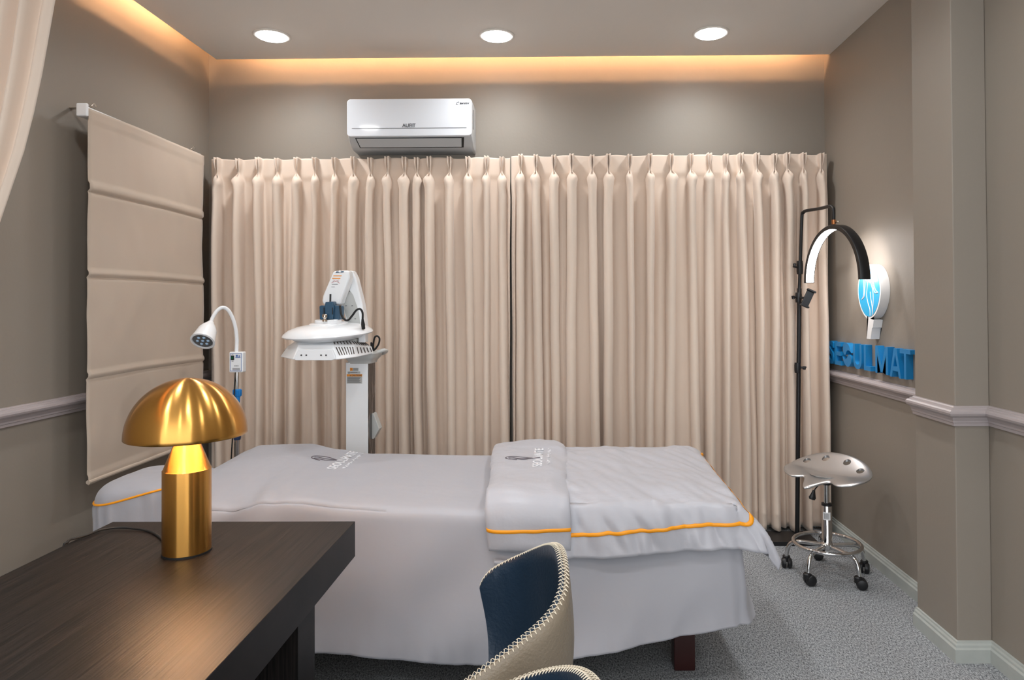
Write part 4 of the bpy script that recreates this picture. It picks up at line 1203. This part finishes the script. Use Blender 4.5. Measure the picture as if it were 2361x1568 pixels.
# arms
YAa = 3.50
def arm(name, poly_px, y, d, m, bev=.010):
    bm = NB(); extrude_poly(bm, [at(a, b, Y=y) for a, b in poly_px], (0, d, 0)); return obj(name, bm, m, mc, bevel=bev, smooth=True)
arm('rear_arm', [(803, 624), (812, 624), (820, 640), (835, 700), (843, 760), (801, 752), (786, 700), (797, 660)], YAa+.06, .07, M['white'], .008)
bm = NB(); pts = [(800, 660), (814, 680), (826, 715), (832, 756), (805, 750), (790, 702)]
extrude_poly(bm, [at(a, b, Y=YAa+.058) for a, b in pts], (0, .002, 0)); rar = obj('rear_arm_recess', bm, M['greywhite'], mc, smooth=False)
for a, b in ((805, 672), (798, 705), (812, 705), (806, 735), (819, 735)):
    bm = NB(); q = at(a, b, Y=YAa+.057); box(bm, q.x-.0035, q.x+.0035, q.y-.001, q.y+.001, q.z-.0015, q.z+.0015)
    obj('recess_slot', bm, M['print'], rar, smooth=False)
fa_ = arm('front_arm', [(768, 625), (803, 623), (806, 640), (803, 650), (788, 690), (784, 703), (746, 704), (742, 694), (744, 682)], YAa-.02, .075, M['white'], .010)
bm = NB(); extrude_poly(bm, [at(a, b, Y=YAa-.0205) for a, b in ((775, 626), (793, 625), (792, 628), (774, 629))], (0, -.002, 0)); obj('arm_cap', bm, M['navy'], mc, smooth=False)
bm = NB(); q = at(784, 625.5, Y=YAa-.022); lathe(bm, [(0, 0), (.006, 0), (.006, .003), (0, .003)], q, 16, Matrix.Rotation(PI/2, 3, 'X')); obj('cap_button', bm, M['white'], mc)
def quad(l, y, m, nm, th=.0008):
    bm = NB()
    for pts in l: extrude_poly(bm, [at(a, b, Y=y) for a, b in pts], (0, -th, 0))
    return obj(nm, bm, m, mc, smooth=False)
quad([[(769, 635), (788, 635), (787.5, 637), (768.5, 637)], [(766.5, 641), (785, 641), (784.5, 643), (766, 643)]], YAa-.0205, M['orangest'], 'arm_sticker')
quad([[(768, 645), (784, 653), (784, 653.6), (768, 645.6)], [(782, 645), (764, 652), (764, 652.6), (782, 645.6)]], YAa-.0205, mat('red print', (200, 90, 85), .5), 'arm_diagram')
quad([[(765, 655), (779, 655), (779, 655.8), (765, 655.8)], [(764, 661), (772, 661), (772, 661.8), (764, 661.8)], [(767, 649), (770, 649), (770, 650), (767, 650)], [(778, 649), (781, 649), (781, 650), (778, 650)]], YAa-.0205, M['print'], 'arm_print')
quad([[(760, 678), (764, 678), (763.5, 698), (759.5, 698)]], YAa-.0206, M['black'], 'arm_slot', .0012)
# blue knuckle
bm = NB(); extrude_poly(bm, [at(a, b, Y=YAa-.06) for a, b in ((736, 706), (740, 704), (780, 704), (784, 707), (783, 737), (737, 737))], (0, .07, 0))
for q0_, q1_ in (((734, 708), (735, 726)), ((785, 706), (786, 724))):
    pass
jbk = obj('joint_block', bm, M['navy'], mc, bevel=.004, smooth=False)
bm = NB(); extrude_poly(bm, [at(a, b, Y=YAa-.075) for a, b in ((750, 696), (768, 695), (770, 709), (768, 736), (750, 736), (748, 710))], (0, .05, 0)); obj('joint_tongue', bm, M['navy'], mc, bevel=.004, smooth=False)
navyd = mat('deep navy', (14, 30, 44), .5)
for a0_, a1_ in ((745.5, 748.5), (765, 768)):
    bm = NB(); extrude_poly(bm, [at(a, b, Y=YAa-.0765) for a, b in ((a0_, 709), (a1_, 709), (a1_, 725), (a0_, 725))], (0, .02, 0))
    obj('joint_groove', bm, navyd, jbk, smooth=False)
q = at(749, 733, Y=YAa-.10)
bm = NB(); lathe(bm, [(0, .018), (.011, .018), (.013, .014), (.013, .004), (.008, 0), (.006, -.006), (.012, -.012), (.013, -.018), (0, -.018)], q, 20); obj('locking_knob', bm, M['nickel'], mc)
# disc head (tilted slightly)
hc = at(757, 770, Y=3.47)
T = Matrix.Rotation(math.radians(-2.2), 3, 'Y') @ Matrix.Rotation(math.radians(4), 3, 'X')
bm = NB(); lathe(bm, [(0, -.030), (.14, -.030), (.165, -.022), (.18, -.012), (.216, -.004), (.222, .002), (.216, .012), (.19, .030), (.15, .043), (.10, .050), (.09, .052), (.0, .052)], hc, 72, T); obj('head_disc', bm, M['white'], mc, sharp=50)
ht = at(757, 745, Y=3.47)
bm = NB(); lathe(bm, [(0, -.012), (.096, -.012), (.094, .0), (.088, .003), (.066, .004), (.066, .016), (.062, .02), (0, .02)], ht, 56, T); obj('head_boss', bm, M['white'], mc, sharp=40)
# lower lamp canopy
def CP(a, b, y): return at(a, b, Y=y)
bm = NB()
topr = [CP(690, 788, 3.36), CP(765, 788, 3.36), CP(808, 786, 3.42), CP(838, 788, 3.56), CP(812, 786, 3.66), CP(720, 786, 3.66), CP(690, 788, 3.52), CP(680, 789, 3.42)]
midr = [CP(688, 797, 3.30), CP(768, 797, 3.30), CP(816, 797, 3.38), CP(856, 800, 3.55), CP(826, 798, 3.72), CP(706, 798, 3.72), CP(672, 800, 3.56), CP(664, 800, 3.40)]
botr = [CP(676, 829, 3.26), CP(780, 829, 3.26), CP(818, 824, 3.34), CP(860, 815, 3.56), CP(830, 812, 3.78), CP(700, 812, 3.78), CP(652, 818, 3.58), CP(648, 823, 3.36)]
V = grid(bm, [topr, midr, botr], closed_u=True); cap(bm, V[0]); lcy = obj('lamp_canopy', bm, M['white'], mc, solid=.006, bevel=.006, sharp=30)
bm = NB(); extrude_poly(bm, [CP(a, b, 3.252) for a, b in ((688, 806), (766, 806), (772, 820), (774, 828), (764, 831), (682, 831), (677, 828), (681, 818))], (0, .012, 0)); fcv = obj('front_cover', bm, M['white'], mc, bevel=.003, smooth=False)
for a in (695, 706.5, 740.5, 752):
    bm = NB(); lathe(bm, [(0, 0), (.004, 0), (.004, .003), (0, .003)], CP(a, 819, 3.2525), 14, Matrix.Rotation(PI/2, 3, 'X'))
    obj('cover_screw', bm, M['darkline'], fcv)
ventm = mat('vent shadow brown', (84, 74, 68), .7)
def on_c(i, u, v):   # point on the canopy side panel i (between column i, i+1), v 0 top ..1 bottom (mid to bot), slight lift
    a = midr[i].lerp(midr[(i+1) % 8], u); b = botr[i].lerp(botr[(i+1) % 8], u); p = a.lerp(b, v)
    n_ = (midr[(i+1) % 8]-midr[i]).cross(botr[i]-midr[i]).normalized()
    if n_.dot(p-Vector((hc.x, 3.5, p.z))) < 0: n_ = -n_
    return p, n_
for i, nn_, (va, vb) in ((1, 7, (.15, .75)), (2, 5, (.15, .75)), (6, 3, (.2, .5))):
    for k in range(nn_):
        u = (k+.7)/(nn_+.4)
        p, n_ = on_c(i, u, va); q, _ = on_c(i, u+.05, vb)
        bm = NB(); tube(bm, [p+n_*.0035, q+n_*.0035], .003, 6, flat=.8); obj('vent_slot', bm, ventm, lcy)
def on_t(i, u, v):
    a = topr[i].lerp(topr[(i+1) % 8], u); b = midr[i].lerp(midr[(i+1) % 8], u); return a.lerp(b, v)
for i, nn_ in ((1, 6), (2, 7)):
    for k in range(nn_):
        u = (k+.6)/(nn_+.2)
        bm = NB(); tube(bm, [on_t(i, u, .25)+Vector((0, -.001, .0045)), on_t(i, u, .85)+Vector((0, -.001, .0045))], .0028, 6, flat=.8); obj('vent_slot', bm, ventm, lcy)
bm = NB(); q = at(770, 786, Y=3.5); lathe(bm, [(0, -.02), (.07, -.02), (.07, .012), (0, .012)], q, 32); box(bm, q.x+.05, q.x+.13, 3.44, 3.56, q.z-.01, q.z+.012); obj('canopy_neck', bm, M['greywhite'], mc, smooth=False)
bm = NB(); box(bm, at(830, 780, Y=3.5).x, at(846, 780, Y=3.5).x, 3.47, 3.52, at(838, 789, Y=3.5).z, at(838, 770, Y=3.5).z); obj('neck_plate', bm, M['white'], mc, bevel=.003, smooth=False)
bm = NB(); tube(bm, spline([CP(784, 705, 3.44), CP(787, 725, 3.42), CP(795, 737, 3.41), CP(803, 738, 3.41), CP(812, 728, 3.40), CP(822, 715, 3.40), CP(831, 713, 3.40), CP(836, 722, 3.40), CP(836, 738, 3.40)], 6), .0052, 10)
tube(bm, [CP(836, 736, 3.40), CP(837, 748, 3.40), CP(838, 758, 3.41)], [.006, .010, .009], 12); obj('power_cable', bm, M['rubber'], mc)
bm = NB(); tube(bm, spline([CP(860, 806, 3.62), CP(861, 792, 3.62), CP(864, 778, 3.62), CP(870, 775, 3.62), CP(875, 781, 3.62), CP(873, 793, 3.62), CP(866, 804, 3.62), CP(861, 808, 3.62)], 6), .0048, 10)
tube(bm, [CP(856, 790, 3.60), CP(858, 800, 3.61), CP(861, 808, 3.62)], [.005, .009, .008], 10); obj('cable_loop', bm, M['rubber'], mc)
# column stickers
ys = YM-.0006
cst = quad([[(799.5, 863), (835, 863), (835, 884.5), (799.5, 884.5)], [(807, 848), (826.5, 848), (826.5, 855.5), (807, 855.5)], [(801.5, 856.5), (830.5, 856.5), (830.5, 861.5), (801.5, 861.5)]], ys, M['stick'], 'caution_sticker')
quad([[(799.5, 863), (835, 863), (835, 868), (799.5, 868)], [(807, 848), (813, 848), (813, 855), (807, 855)]], ys-.0009, M['orangest'], 'sticker_banner')
b = text_bm('CAUTION', .0115, .0002, .0003); q = at(810.5, 867.3, Y=ys-.0020); place(b, q, (1, 0, 0), (0, 0, 1))
for pts in ([(806, 867.3), (809, 867.3), (807.5, 864)], [(803, 861), (806, 861), (804.5, 857.5)], [(809, 852), (811, 852), (810, 849)]): extrude_poly(b, [at(a, c, Y=ys-.0018) for a, c in pts], (0, -.0003, 0))
for k in range(6):
    q = at(801, 870.5+k*2.2, Y=ys-.0018); q2 = at(832-(k*7 % 5), 870.5+k*2.2, Y=ys-.0018); box(b, q.x, q2.x, q.y-.0003, q.y, q.z-.0009, q.z+.0009)
for k in range(3):
    q = at(815, 849.8+k*2, Y=ys-.0018); q2 = at(825, 849.8+k*2, Y=ys-.0018); box(b, q.x, q2.x, q.y-.0003, q.y, q.z-.0006, q.z+.0006)
q = at(807.5, 859, Y=ys-.0018); q2 = at(824, 859, Y=ys-.0018); box(b, q.x, q2.x, q.y-.0003, q.y, q.z-.001, q.z+.001)
obj('sticker_print', b, M['print'], cst, smooth=False)
